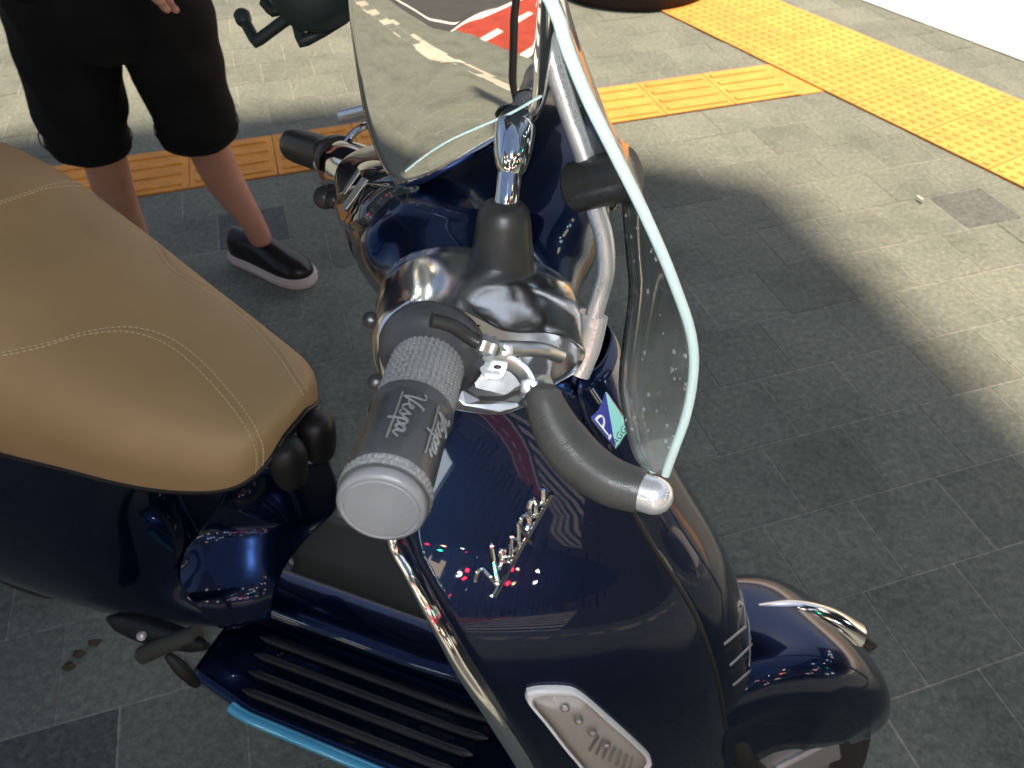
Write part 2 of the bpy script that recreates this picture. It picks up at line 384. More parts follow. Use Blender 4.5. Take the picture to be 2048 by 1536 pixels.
for i, (d, c, vis, x, y) in enumerate(cands):
    dz = float(rng.normal(0, .0004))
    if i < 300 and vis:
        o = bpy.data.objects.new('paver', tmd if dark(c) else tm); COL.objects.link(o); o.parent = pav
        o.location = Vector((c[0], c[1], dz)) - pav.location; o.rotation_euler = (rng.normal(0, .002), rng.normal(0, .002), TH + rng.normal(0, .003))
    else: rest.append((c, dz))
V = []; F = []
base = np.array([v.co[:] for v in tm.vertices]); fb = [tuple(p.vertices) for p in tm.polygons]
ca, sa = math.cos(TH), math.sin(TH); R2 = np.array([[ca, sa, 0], [-sa, ca, 0], [0, 0, 1]])
for c, dz in rest:
    k = len(V) * 12; V.append(base @ R2 + c + [0, 0, dz]); F += [tuple(i + k for i in f) for f in fb]
ORG[pav.name] = np.array(pav.location)
o = mk('far_paver', (np.vstack(V), F), M['tile'], pav, smooth=False); tag(o, kind='stuff')
# tactile tiles
def tactile_mesh(kind):
    a = .297; parts = [box((0, 0, -.011), a, a, .03)]
    if kind == 'bar':
        for k in range(4):
            y = (k - 1.5) * .073; V = []
            parts.append(grid([[(s * (.125 - q), y - w_, z) if 0 else (s * (.13 - q), y + t * w_, z) for s, t in ((-1, -1), (1, -1), (1, 1), (-1, 1))] for q, w_, z in ((0, .016, .003), (.004, .011, .0085))], True, cap1=True))
    else:
        for i in range(6):
            for j in range(6):
                parts.append(lathe(((i - 2.5) * .048, (j - 2.5) * .048, .0035), (0, 0, 1), [(0, .0145), (.0032, .011), (.005, .006)], 8))
    vf = cat(*parts); me = bpy.data.meshes.new('tactile_' + kind); me.from_pydata(vf[0].tolist(), [], vf[1]); me.update(); me.materials.append(M['tactile']); return me
tpath = bpy.data.objects.new('tactile_path', None); COL.objects.link(tpath); tag(tpath, kind='structure'); ORG[tpath.name] = np.zeros(3)
mb, md = tactile_mesh('bar'), tactile_mesh('dot')
s0 = (G(1332, 229)[:2] - An) @ a_dir
for k in range(-12, 4):
    c = An + a_dir * (s0 + .3 * (k + .5)) + a_nrm * .15
    if (c - Ba) @ b_nrm > -.06: continue
    o = bpy.data.objects.new('tactile_tile', mb); COL.objects.link(o); o.parent = tpath; o.location = (c[0], c[1], .002); o.rotation_euler = (0, 0, TH + rng.normal(0, .003))
sb = (G(1836, 271)[:2] - Ba) @ b_dir
ang = math.atan2(b_dir[1], b_dir[0])
for k in range(-9, 8):
    for j in range(2):
        c = Ba + b_dir * (sb + .3 * (k + .5)) + b_nrm * (.155 + .3 * j)
        o = bpy.data.objects.new('tactile_tile', md); COL.objects.link(o); o.parent = tpath; o.location = (c[0], c[1], .0035); o.rotation_euler = (0, 0, ang + rng.normal(0, .003))
# triangular filler of tactile surface where the two bands meet
fill = [An + a_dir * 0, ]
q0 = []
for off in (0.0, .30):
    # intersection of the band A edge with the near edge of band B
    Amat = np.array([a_dir, -b_dir]).T; p_ = np.linalg.solve(Amat, Ba - (An + a_nrm * off)); q0.append(An + a_nrm * off + a_dir * p_[0])
st = s0 + .3 * (max(k for k in range(-12, 4) if (An + a_dir * (s0 + .3 * (k + .5)) + a_nrm * .15 - Ba) @ b_nrm <= -.06) + 1)
pts = [An + a_dir * st, q0[0], q0[1], An + a_dir * st + a_nrm * .3]
mk('cut_tactile_tile', prism([(p[0], p[1], -.02) for p in pts], np.array([0, 0, .023])), M['tactile'], tpath, smooth=False)
# pale floor beyond
fl = [We - b_dir * 6, We + b_dir * 6, We + b_dir * 6 + b_nrm * 5, We - b_dir * 6 + b_nrm * 5]
o = mk('shop_floor', prism([(p[0], p[1], -.02) for p in fl], np.array([0, 0, .026])), M['shopfloor'], smooth=False); tag(o, kind='structure')
# street behind the photographer, mirrored in the chrome
kw = .34
kerb = bpy.data.objects.new('kerb', None); COL.objects.link(kerb); ORG[kerb.name] = np.zeros(3); tag(kerb, kind='structure')
for k in range(-9, 9):
    mk('kerb_stone', prism([tp(k + .004, VK + .002, -.139), tp(k + .996, VK + .002, -.139), tp(k + .996, VK + kw, -.139), tp(k + .004, VK + kw, -.139)], np.array([0, 0, .139])), M['kerb'], kerb, smooth=False, bevel=.008)
def sheet(name, u0, u1, v0, v1, z, m): 
    o = mk(name, grid([[tp(u0, v0, z), tp(u1, v0, z)], [tp(u0, v1, z), tp(u1, v1, z)]]), m); tag(o, kind='structure'); return o
KV = VK + kw + .003
RU = -5.5
sheet('cycle_crossing', RU, RU + 1.5, KV, KV + 9, -.136, M['redlane'])
sheet('road_marking', RU - .18, RU - .01, KV, KV + 9, -.136, M['roadpaint']); sheet('road_marking', RU + 1.51, RU + 1.68, KV, KV + 9, -.136, M['roadpaint'])
for k in range(9): sheet('road_marking', RU + .68, RU + .82, KV + .2 + k * .9, KV + .7 + k * .9, -.132, M['roadpaint'])
for k in range(9): sheet('road_marking', RU + 1.9, RU + 4.2, KV + .3 + k * .9, KV + .75 + k * .9, -.136, M['roadpaint'])
for k in range(3): sheet('road_marking', -9, RU - .4, KV + 1.5 + k * 2.2, KV + 1.62 + k * 2.2, -.136, M['roadpaint'])
# canopy, added unseen and outlined to throw the shade the scooter stands in
gp = [G(-500, 305), G(150, 262), G(700, 205), G(1290, 322), G(1545, 362), G(2048, 838)]
d_ = gp[-1] - gp[-2]; gp += [gp[-1] + d_ * .9, np.array([.9, -1.25, 0]), np.array([-3.4, -1.7, 0]), np.array([-4.2, 2.2, 0])]
CH = 3.4
cp = [g + sun_vec * (CH / sun_vec[2]) for g in gp]
occ = empty('occluder', (0, 0, 0), 'dark flat canopy slab added out of view to throw shade', 'occluder')
mk('occluder_slab', prism(cp, np.array([0, 0, .08])), M['greyconcrete'], occ, smooth=False)
for q in (cp[7] + [-.2, .2, 0], cp[8] + [.3, .2, 0]):
    mk('occluder_post', lathe((q[0], q[1], 0), (0, 0, 1), [(0, .05), (CH, .05)], 16), M['steel'], occ)
# ================================================================== the scooter
base = f2w(B, (-.685, 0, 0)); base[2] = 0
SC = empty('scooter', base, 'dark blue classic scooter with tan seat, chrome fittings and clear windshield', 'scooter')
bw = lambda p: f2w(B, p)
hw = lambda p: f2w(HB, p)
# ---- leg shield
Wz = lambda z: smooth1(z, [.25, .35, .45, .58, .66, .74, .80, .86, .905, .96], [.165, .180, .187, .185, .172, .143, .116, .091, .077, .07])
trim_px = [(795, 1085), (830, 1150), (890, 1260), (935, 1340), (990, 1420), (1060, 1530)]
tz, tx = [], []
for q in trim_px:
    z = .6
    for _ in range(20): pnt = FP(B, *q, y=-Wz(z)); z = .5 * z + .5 * pnt[2]
    tz.append(pnt[2]); tx.append(pnt[0])
tz, tx = tz[::-1], tx[::-1]
zE = [.22] + tz + [tz[-1] + .07, tz[-1] + .13, tz[-1] + .18]; xE_ = [tx[0] + .075] + tx + [tx[-1] - .012, tx[-1] - .012, tx[-1] - .005]
xE = lambda z: smooth1(z, zE, xE_)
sm = sorted([(FP(B, *q, y=-.055)[2], FP(B, *q, y=-.055)[0]) for q in [(1130, 770), (1215, 925), (1300, 1080), (1390, 1230), (1440, 1390)]])
zS, xS_ = [.22] + [a for a, b in sm] + [1.0], [sm[0][1] + .07] + [b for a, b in sm] + [sm[-1][1] - .045]
xS = lambda z: smooth1(z, zS, xS_)
def shield(z, y):
    W = Wz(z); t = abs(y) / W; t0 = .055 / W
    return np.array([xE(z) + (xS(z) - xE(z)) * (min(1, (1 - t ** 2.3) / (1 - t0 ** 2.3)) + .03 * max(0, 1 - (t / t0) ** 2)), y, z])
zl = np.linspace(.25, .905, 44)
rows = [[bw(shield(z, Wz(z) * s)) for s in np.linspace(-1, 1, 49)] for z in zl]
shield_vf = grid(rows); shield_bv = bvh_of(shield_vf)
mk('leg_shield', shield_vf, M['paint'], SC, solid=.006, soff=0)
inner = [[bw((xE(z) - .012 - .05 * (1 - s * s), Wz(z) * .97 * s, z)) for s in np.linspace(-1, 1, 21)] for z in np.linspace(.27, .90, 20)]
mk('inner_fairing', grid(inner), M['paint'], SC, solid=.004)
top_o = [bw(shield(.905, Wz(.905) * s)) for s in np.linspace(-1, 1, 21)]; top_i = [bw((xE(.90) - .012 - .05 * (1 - s * s), Wz(.90) * .97 * s, .90)) for s in np.linspace(-1, 1, 21)]
mk('shield_cap', grid([top_o, [(a + b) / 2 + BM[2] * .012 for a, b in zip(top_o, top_i)], top_i]), M['black'], SC)
for sg in (-1, 1):
    zz = np.linspace(.30, .902, 60)
    path = [bw((xE(z) - .004, sg * (Wz(z) + .002), z)) for z in zz]
    rr = [np.interp(z, [.3, .5, .65, .8, .94], [.012, .0105, .0075, .0052, .005]) for z in zz]
    mk('edge_trim', tube(path, rr, 14), M['chrome'], SC)
# ---- central horn cover with ridge and vents
rid = sorted([(FP(B, *q, y=.012)[2], FP(B, *q, y=.012)[0]) for q in [(1330, 730), (1390, 860), (1460, 1080), (1490, 1190)]])
def horn(z, y):
    c = xS(z); t = abs(y) / .052
    pr = np.interp(z, [.40, .47, .58, .75, .88, .97], [.018, .03, .03, .026, .03, .02])
    return np.array([c - .003 + pr * (1 - t ** 2.6) ** .8 if t < 1 else c - .003, y, z])
hz = np.linspace(.41, .905, 40)
hc = lambda z: np.interp(z, [.41, .43, .46, .87, .90, .925], [.35, .75, 1, 1, .9, .6])
rows = [[bw(horn(z, .0525 * hc(z) * s)) for s in np.linspace(-1, 1, 33)] for z in hz]
horn_vf = grid(rows); horn_bv = bvh_of(horn_vf)
hornc = mk('horn_cover', horn_vf, M['paint'], SC, solid=.004, soff=1)
for sg in (-1, 1):
    mk('seam', tube([bw(shield(z, sg * .0575) + [.0028, 0, 0]) for z in np.linspace(.43, .90, 40)], .0032, 8), M['black'], SC)
for q0, q1 in (((1443, 1284), (1485, 1252)), ((1455, 1326), (1497, 1288)), ((1461, 1366), (1504, 1331))):
    for sg in (0, 1):
        for dxy, lift, r_, m_, nm in (((0, 0), .001, .0040, 'silver', 'vent_bar'), ((3, 15), -.001, .0055, 'mattblack', 'vent_slot')):
            pth = []
            for t in np.linspace(0, 1, 10):
                h = cast(horn_bv, q0[0] + (q1[0] - q0[0]) * t + dxy[0], q0[1] + (q1[1] - q0[1]) * t + dxy[1], lift)
                if h is not None: pth.append(h[0])
            if len(pth) < 4: continue
            if sg: pth = [bw(w2f(B, p_) * [1, -1, 1]) for p_ in pth]
            mk(nm, tube(pth, r_, 8), M[m_], hornc)
# ---- square maker's badge on the horn cover
bd = [(1178, 834), (1210, 779), (1262, 856), (1231, 900)]
bs_, bn0 = cast(horn_bv, 1216, 838, .012); tc_ = CAM - bs_; tc_ /= np.linalg.norm(tc_)
bn = bn0 * .2 + tc_ * .9; bn /= np.linalg.norm(bn); bpts = []
for q in bd:
    r = ray(*q); bpts.append(CAM + r * (((bs_ - CAM) @ bn) / (r @ bn)))
bc = np.mean(bpts, 0); bx = bpts[1] - bpts[0]; by = bpts[3] - bpts[0]
badge = mk('badge', prism([p - bn * .009 for p in bpts], bn * .0105), M['chrome'], SC, smooth=False, bevel=.0006)
ins = [bc + (p - bc) * .93 + bn * .0015 for p in bpts]
mk('badge_field', prism([ins[0], ins[1], ins[3]], bn * .0012), M['navy'], badge, smooth=False)
mk('badge_field', prism([ins[1], ins[2], ins[3]], bn * .0012), M['mint'], badge, smooth=False)
def planar(poly2, O, X, Y, n, h): return prism([O + X * u + Y * v for u, v in poly2], n * h)
# letter P : stroke quads
PX, PY = by, bx  # along long edge and across
Pl = [[(.16, .16), (.24, .16), (.24, .52), (.16, .52)], ]
def quad_strokes(segs, w_): 
    out = []
    for (x0, y0), (x1, y1) in segs:
        d = np.array([x1 - x0, y1 - y0]); L = np.linalg.norm(d); nn = np.array([-d[1], d[0]]) / L * w_ / 2; d = d / L * w_ * .35
        out.append([(x0 - d[0] + nn[0], y0 - d[1] + nn[1]), (x1 + d[0] + nn[0], y1 + d[1] + nn[1]), (x1 + d[0] - nn[0], y1 + d[1] - nn[1]), (x0 - d[0] - nn[0], y0 - d[1] - nn[1])])
    return out
# P drawn with stem along the badge's long edge; u along by (top->bottom of letter), v across bx
segs = [((.20, .12), (.20, .12))]
arc = [(.20 + .0 * t, 0) for t in (0,)]
th = np.linspace(-math.pi / 2, math.pi / 2, 9)
bowl = [(.30 + .12 * math.sin(t) * 1.0, .20 + .30 * math.cos(t)) for t in th]
Pst = [((.18, .17), (.70, .17))] + [(bowl[i], bowl[i + 1]) for i in range(8)] + [((.18, .20), bowl[0]), ((.42, .2), bowl[-1]), ((.70, .09), (.70, .26))]
mk('letter_p', cat(*[planar(q, bpts[0] + bn * .003, by, bx * .72, bn, .0008) for q in quad_strokes([s_ for s_ in Pst if np.linalg.norm(np.subtract(*s_)) > 1e-4], .06)]), M['silver'], badge, smooth=False)
def text_mesh(txt, O, X, Y, n, h, size=1.0):
    cu = bpy.data.curves.new('lettering', 'FONT'); cu.body = txt; cu.size = size; cu.align_x = 'CENTER'; cu.align_y = 'CENTER'; cu.resolution_u = 3
    ob = bpy.data.objects.new('lettering_tmp', cu); COL.objects.link(ob); dg = bpy.context.evaluated_depsgraph_get()
    me = bpy.data.meshes.new_from_object(ob.evaluated_get(dg)); bpy.data.objects.remove(ob)
    V = np.array([v.co[:] for v in me.vertices]); F = [tuple(p.vertices) for p in me.polygons]; bpy.data.meshes.remove(me)
    return np.array([O + X * v[0] + Y * v[1] + n * h for v in V]), F
tx_ = by / np.linalg.norm(by); ty_ = np.cross(bn, tx_)
ty_ = ty_ if ty_ @ bx > 0 else -ty_
tu = (bpts[2] - bpts[3]) / np.linalg.norm(bpts[2] - bpts[3])
mk('badge_lettering', text_mesh('PIAGGIO', bpts[3] + (bpts[2] - bpts[3]) * .52 + (bpts[0] - bpts[3]) * .13, tu, -tx_, bn, .0030, .0085), M['blackprint'], badge, smooth=False)
# ---- script badge on the shield
SCRIPT = [  # connected script: (u along word, v up)
    [(-.02, .86), (.03, 1.0), (.09, .92), (.10, .55), (.105, .02), (.17, .35), (.24, .80), (.28, 1.02), (.31, .98)],
    [(.20, .28), (.28, .36), (.345, .46), (.33, .56), (.29, .52), (.275, .30), (.31, .10), (.37, .14), (.41, .30), (.47, .52), (.475, .40), (.50, .14), (.45, .06), (.41, .10)],
    [(.50, .14), (.56, .35), (.60, .50), (.585, .10), (.57, -.38), (.585, .25), (.63, .50), (.685, .42), (.67, .14), (.615, .08)],
    [(.68, .14), (.72, .40), (.79, .50), (.82, .44), (.76, .46), (.715, .24), (.74, .08), (.80, .20), (.835, .46), (.835, .14), (.88, .08), (.95, .30)],
    [(.02, -.12), (.5, -.10), (.98, -.12)]]
So_, Se_, St_ = np.array([985, 1198.]), np.array([1108, 978.]), np.array([940, 1143.])
sb_parts = []
for st_ in SCRIPT:
    c = cr(np.array([(u, v, 0) for u, v in st_]), max(14, len(st_) * 4)); out = []
    for u, v, _ in c:
        q = So_ + (Se_ - So_) * (u * .97 + .02) + (St_ - So_) * (v * .72 + .10)
        h = cast(shield_bv, *q, .0042)
        if h is not None: out.append(h[0])
    if len(out) > 3: sb_parts.append(tube(out, .0024, 8))
mk('script_badge', cat(*sb_parts), M['chrome'], SC)
# ---- front indicator set into the shield
sig_px = [(1049, 1384), (1062, 1368), (1128, 1366), (1160, 1378), (1215, 1425), (1270, 1475), (1300, 1508), (1292, 1530), (1265, 1548), (1200, 1560), (1140, 1500), (1085, 1430)]
def ringpts(px, n, lift): return castline(shield_bv, px, n, lift, True)
out = ringpts(sig_px, 48, .001); sc_ = out.mean(0); nrm = cast(shield_bv, 1175, 1460)[1]
sig = mk('turn_signal', grid([out - nrm * .004, out + nrm * .007, sc_ + (out - sc_) * .97 + nrm * .010, sc_ + (out - sc_) * .88 + nrm * .009], True), M['reflector'], SC)
spx = np.array(sig_px, float); spc = spx.mean(0)
def sring(s, lift): return castline(shield_bv, [tuple(spc + (q - spc) * s) for q in spx], 48, lift, True)
mk('signal_bowl', grid([sring(s, h) for s, h in ((.90, .0075), (.86, .0045), (.6, .0038), (.3, .0036), (.04, .0036))], True, cap1=True), M['reflector'], sig)
mk('signal_lens', grid([sring(s, h) for s, h in ((.90, .0092), (.8, .0125), (.5, .0145), (.04, .015))], True, cap1=True), M['lens'], sig)
for k in range(7):
    a0 = cast(shield_bv, 1196 + 11 * k, 1462 + 7 * k, .0052)[0]; a1 = cast(shield_bv, 1178 + 13 * k, 1492 + 7 * k, .0052)[0]
    mk('signal_prism', tube(np.linspace(a0, a1, 6), .0019, 6), M['mirrorchrome'], sig)
for k in range(4):
    q = cast(shield_bv, 1128 + 27 * k, 1404 + 24 * k, .0045)[0]
    mk('signal_bulb', lathe(q, nrm, [(0, .006), (.003, .0058), (.006, .004), (.0075, .0005)], 12), M['chrome'], sig)
# ---- seat
st = np.array([  # x, half width, z low, z top
    (-.654, .026, .688, .708), (-.659, .064, .668, .719), (-.672, .094, .650, .727), (-.70, .115, .641, .742), (-.75, .134, .643, .770), (-.82, .150, .657, .810), (-.90, .166, .670, .862),
    (-1.0, .176, .678, .914), (-1.1, .180, .685, .94), (-1.25, .172, .69, .942), (-1.40, .150, .71, .936), (-1.50, .11, .735, .91), (-1.545, .05, .765, .885)])
xs_ = np.linspace(0, 1, 60)
rows_st = np.stack([cr(np.c_[st[:, 0], st[:, k], np.zeros(len(st))], 70)[:, 1] if 0 else np.interp(np.linspace(0, len(st) - 1, 70), np.arange(len(st)), st[:, k]) for k in range(4)], 1)
rows_st = np.stack([cr(np.c_[np.arange(len(st)) * .1, st[:, k], np.zeros(len(st))], 70)[:, 1] for k in range(4)], 1)
seat_rows = []
for x, w_, z0, z1 in rows_st:
    h = z1 - z0; sec = []
    for t in np.linspace(-1, 1, 41):
        a = abs(t)
        ang = a * math.pi / 2 * 1.12
        yy = w_ * math.copysign(min(1, math.sin(min(ang, math.pi / 2)) ** .92), t); zz = z1 - h * (1 - max(math.cos(ang), -1) ** 1 if ang < math.pi / 2 else 1 + (ang - math.pi / 2) * 2.2) if 0 else z1 - h * a ** 2.9
        yy = w_ * math.copysign(math.sin(min(a * 1.18, 1) * math.pi / 2) ** .9 if a < .848 else 1 - (a - .848) * .35, t)
        sec.append(bw((x, yy, zz)))
    seat_rows.append(sec)
seat_vf = grid(seat_rows, cap0=True, cap1=True); seat_bv = bvh_of(seat_vf)
seat = mk('seat', seat_vf, M['leather'], SC, angle=75)
bot = [[bw((x, y * w_ * .97, z0 + .002)) for y in np.linspace(-1, 1, 9)] for x, w_, z0, z1 in rows_st]
mk('seat_base', grid(bot), M['mattblack'], seat, solid=.005, soff=-1)
lines = [[(607, 792), (560, 720), (500, 650), (440, 600), (380, 562), (335, 530), (300, 475), (270, 425), (225, 388), (170, 373), (100, 376), (30, 398), (-60, 430)],
         [(508, 962), (512, 905), (485, 845), (430, 775), (370, 715), (310, 678), (240, 663), (160, 672), (80, 695), (0, 712), (-80, 722)]]
sts = []
for li, ln in enumerate(lines):
    for off in ((0, 0), (9, -8) if li == 0 else (14, -9)):
        P_ = castline(seat_bv, [(x + off[0], y + off[1]) for x, y in ln], 300, .0004)
        if len(P_) < 20: continue
        dd = np.r_[0, np.cumsum(np.linalg.norm(np.diff(P_, axis=0), axis=1))]; 
        k = 0.0; parts = []
        while k + .0045 < dd[-1]:
            seg = np.array([[np.interp(k + t, dd, P_[:, c]) for c in range(3)] for t in (0, .0022, .0044)]); parts.append(tube(seg, [.0005, .0009, .0005], 6)); k += .0062
        o = mk('stitching', cat(*parts), M['thread'], seat); tag(o, kind='stuff')
    P_ = castline(seat_bv, [(x + 6, y - 4) for x, y in ln], 160, -.0006)
    mk('seat_seam', tube(P_, .0012, 6), M['leather'], seat)
# ---- rear body under the seat
zb = np.array([.27, .30, .36, .44, .52, .60, .66, .685]); wb = np.array([.13, .150, .172, .180, .172, .150, .128, .112])
xf = np.array([-.762, -.785, -.828, -.848, -.842, -.80, -.735, -.68]); xr = np.array([-1.40, -1.46, -1.52, -1.55, -1.56, -1.56, -1.54, -1.52])
rows = []
for z, w_, a, b in zip(zb, wb, xf, xr):
    half = [(a, 0), (a - .004, .045), (a - .022, .080), (a - .06, .70 * w_), (a - .13, .87 * w_), (a - .25, .98 * w_), (a - .40, w_), (b + .25, .93 * w_), (b + .12, .75 * w_), (b + .03, .4 * w_), (b, 0)]
    ring = [(x, -y, z) for x, y in half] + [(x, y, z) for x, y in half[-2:0:-1]]
    rows.append([bw(p) for p in ring])
mk('rear_body', loft(rows, 40, 120, True, cap0=True, cap1=True), M['paint'], SC)
pan_py = [1245, 1190, 1140, 1090, 1040, 990, 940]; pan_dist = [1.225, 1.196, 1.188, 1.187, 1.175, 1.13, 1.06]
pan_x = {940: (465, 655), 990: (440, 672), 1040: (405, 668), 1090: (368, 612), 1140: (362, 570), 1190: (392, 548), 1245: (440, 540)}
rows = []
for py, ds in zip(pan_py, pan_dist):
    x0, x1 = pan_x[py]; rows.append([U(x, py - 14 * ((x - 505) / 100) + 0, (ds + .045 * ((x - 500) / 130) ** 2) / np.linalg.norm(ray(x, py))) for x in np.linspace(x0, x1, 7)])
mk('under_seat_panel', loft(rows, 40, 34), M['paint'], SC, solid=.004, soff=-1)
# black hook block under the seat nose
hk = []
for s_, y0 in ((0, -.030), (1, .022)):
    c0 = np.array([-.652 + .010 * s_, y0, .662])
    rows = [[bw(c0 + np.array([r * math.cos(t) * .9, r * 1.0 * math.sin(t), dz])) for t in np.linspace(0, 2 * math.pi, 16, endpoint=False)] for r, dz in ((.010, -.055), (.020, -.045), (.026, -.015), (.025, .006), (.017, .017), (.004, .021))]
    mk('bag_hook_cover', loft(rows, 18, 24, True, cap0=True, cap1=True), M['mattblack'], SC)
# ---- floorboard
def slab(y0, y1, x0, x1, z0, z1): return prism([bw((x0, y0, z0)), bw((x1, y0, z0)), bw((x1, y1, z0)), bw((x0, y1, z0))], BM[2] * (z1 - z0))
fz = .262
flo = [[bw((x, y, fz + .05 * max(0, (x + .42) / .14) ** 2 - .004 * (y / .19) ** 4)) for y in np.linspace(-1, 1, 25) * np.interp(x, [-.80, -.7, -.45, -.3], [.165, .185, .188, .16])] for x in np.linspace(-.81, -.30, 30)]
fb_ = mk('floorboard', grid(flo), M['paint'], SC, solid=.03, soff=-1, bevel=0)
tun = []
for x in np.linspace(-.82, -.33, 26):
    zz = .285 + .02 * np.interp(x, [-.82, -.76, -.5, -.4, -.33], [1.6, .4, .1, .6, 2.4])
    tun.append([bw((x, -.012 + .046 * math.copysign(abs(math.cos(t)) ** .7, math.cos(t)), fz - .006 + (zz + .024 - fz) * abs(math.sin(t)) ** .6)) for t in np.linspace(math.pi, 0, 17)])
mk('centre_tunnel', grid(tun), M['paint'], SC)
mk('left_floor_mat', grid([[bw((x, y, fz + .006 + .05 * max(0, (x + .42) / .14) ** 2)) for y in (.04, .08, .12, .15, .17)] for x in np.linspace(-.79, -.36, 12)]), M['mat'], SC, solid=.004, soff=0)
for k in range(4):
    y = -.078 - k * .027; x0, x1 = -.745 + .008 * k, -.345 - .012 * k
    path = [bw((x, y, fz + .004 + .05 * max(0, (x + .42) / .14) ** 2)) for x in np.linspace(x0, x1, 24)]
    mk('floor_strip', tube(path, [.002] + [.0068] * 22 + [.002], 10), M['black'], SC)
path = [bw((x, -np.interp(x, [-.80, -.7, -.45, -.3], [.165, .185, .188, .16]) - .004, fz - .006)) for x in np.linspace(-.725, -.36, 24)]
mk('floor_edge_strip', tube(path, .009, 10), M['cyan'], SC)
# pillion footrest and its bracket
fr0 = FP(B, 205, 1215, y=-.17); fr1 = FP(B, 405, 1275, y=-.19)
pg = [bw(p) for p in np.linspace(fr0 + [.0, 0, -.03], fr1 + [0, 0, -.02], 8)]
mk('footrest', tube(pg, [.006, .017, .021, .022, .021, .019, .016, .006], 14, sx=.8), M['mattblack'], SC)
pg = [U(285, 1310, 1.0), U(330, 1290, .985), U(395, 1268, .97)]
mk('footrest_rubber', tube(cr(pg, 10), .012, 12), M['mat'], SC)
mk('footrest_bolt', lathe(U(283, 1272, .955), -ray(283, 1272), [(0, .006), (.004, .006), (.006, .003)], 12), M['silver'], SC)
pg = [U(335, 1310, 1.0), U(370, 1345, 1.01), U(395, 1370, 1.03)]
mk('footrest_bracket', tube(cr(pg, 10), [.005, .007, .008, .009, .009, .009, .008, .008, .007, .005], 12), M['mattblack'], SC)
# ---- rear wheel (mostly hidden)
def wheel(name, F, c, r, wd):
    o_, ax = f2w(F, c), F[1][1]
    hub = mk(name, lathe(o_ - ax * wd * .42, ax, [(0, .03), (0, .12), (wd * .12, .145), (wd * .16, .15), (wd * .68, .15), (wd * .72, .145), (wd * .84, .12), (wd * .84, .03)], 40), M['silver'], SC)
    prof = [(r - .085 + .0, -wd * .40), (r - .06, -wd * .5), (r - .025, -wd * .46), (r - .006, -wd * .28), (r, 0), (r - .006, wd * .28), (r - .025, wd * .46), (r - .06, wd * .5), (r - .085, wd * .40)]
    mk('tyre', lathe(o_, ax, [(b, a) for a, b in prof], 64, caps=False), M['tyre'], hub)
    for k in range(5):
        t = 2 * math.pi * k / 5 + .35; e = F[1][0] * math.cos(t) + F[1][2] * math.sin(t); g = np.cross(ax, e)
        poly = [o_ + e * .03 + g * .016, o_ + e * .13 + g * .026, o_ + e * .13 - g * .026, o_ + e * .03 - g * .016]
        mk('spoke', prism([p - ax * (wd * .5) for p in poly], ax * .02), M['silver'], hub, smooth=False, bevel=.004)
    return hub
wheel('rear_wheel', B, (-1.37, 0, .236), .236, .115)
fw = wheel('front_wheel', WH, (-.01, 0, -.012), .202, .105)
# ---- front fender
ww = lambda p: f2w(WH, p)
fen = []
for t in np.linspace(rad(9), rad(168), 46):
    # t: angle from forward horizontal, over the wheel
    R_ = np.interp(math.degrees(t), [-12, 10, 30, 60, 85, 105, 135, 168], [.196, .203, .212, .235, .265, .278, .278, .27])
    w_ = np.interp(math.degrees(t), [9, 13, 20, 30, 48, 80, 120, 168], [.014, .036, .057, .074, .088, .095, .092, .08])
    dr = np.interp(math.degrees(t), [9, 20, 46, 62, 80, 110, 168], [.006, .022, .045, .075, .10, .115, .13])
    sec = []
    for s in np.linspace(-1, 1, 37):
        a = abs(s)
        if a < .62: y = w_ * math.sin(a / .62 * math.pi / 2) ** .9; rr = R_ - .055 * (a / .62) ** 2.6
        elif a < .68: y = w_ * 1.0 + .004 * math.sin((a - .62) / .06 * math.pi); rr = R_ - .055 - (a - .62) / .38 * dr
        else: y = w_ * (1 - .10 * (a - .68)); rr = R_ - .055 - (a - .62) / .38 * dr
        y = math.copysign(y, s)
        sec.append(ww((rr * math.cos(t) - .005, y, rr * math.sin(t))))
    fen.append(sec)
fen_vf = grid(fen); fen_bv = bvh_of(fen_vf)
fender = mk('front_fender', fen_vf, M['paint'], SC, solid=.004, soff=-1)
# chrome crest on the fender
crest = []
for t in np.linspace(rad(96), rad(56), 16):
    k = (rad(96) - t) / rad(40); R_ = np.interp(math.degrees(t), [44, 60, 85, 98], [.222, .235, .265, .274]); hgt = .004 + .022 * k ** 1.2; wd = .004 + .019 * k
    crest.append([ww(((R_ + hgt * math.cos(a) - .004) * math.cos(t) - .005, wd * math.sin(a), (R_ + hgt * math.cos(a) - .004) * math.sin(t))) for a in np.linspace(-math.pi / 2 - .3, math.pi / 2 + .3, 13)])
mk('fender_crest', grid(crest, cap0=True, cap1=True), M['chrome'], fender)
# fork leg on the wheel's near side
mk('fork_arm', tube(cr([ww((-.02, -.075, .03)), ww((-.07, -.082, .10)), ww((-.10, -.06, .2))], 12), .016, 12), M['black'], SC)
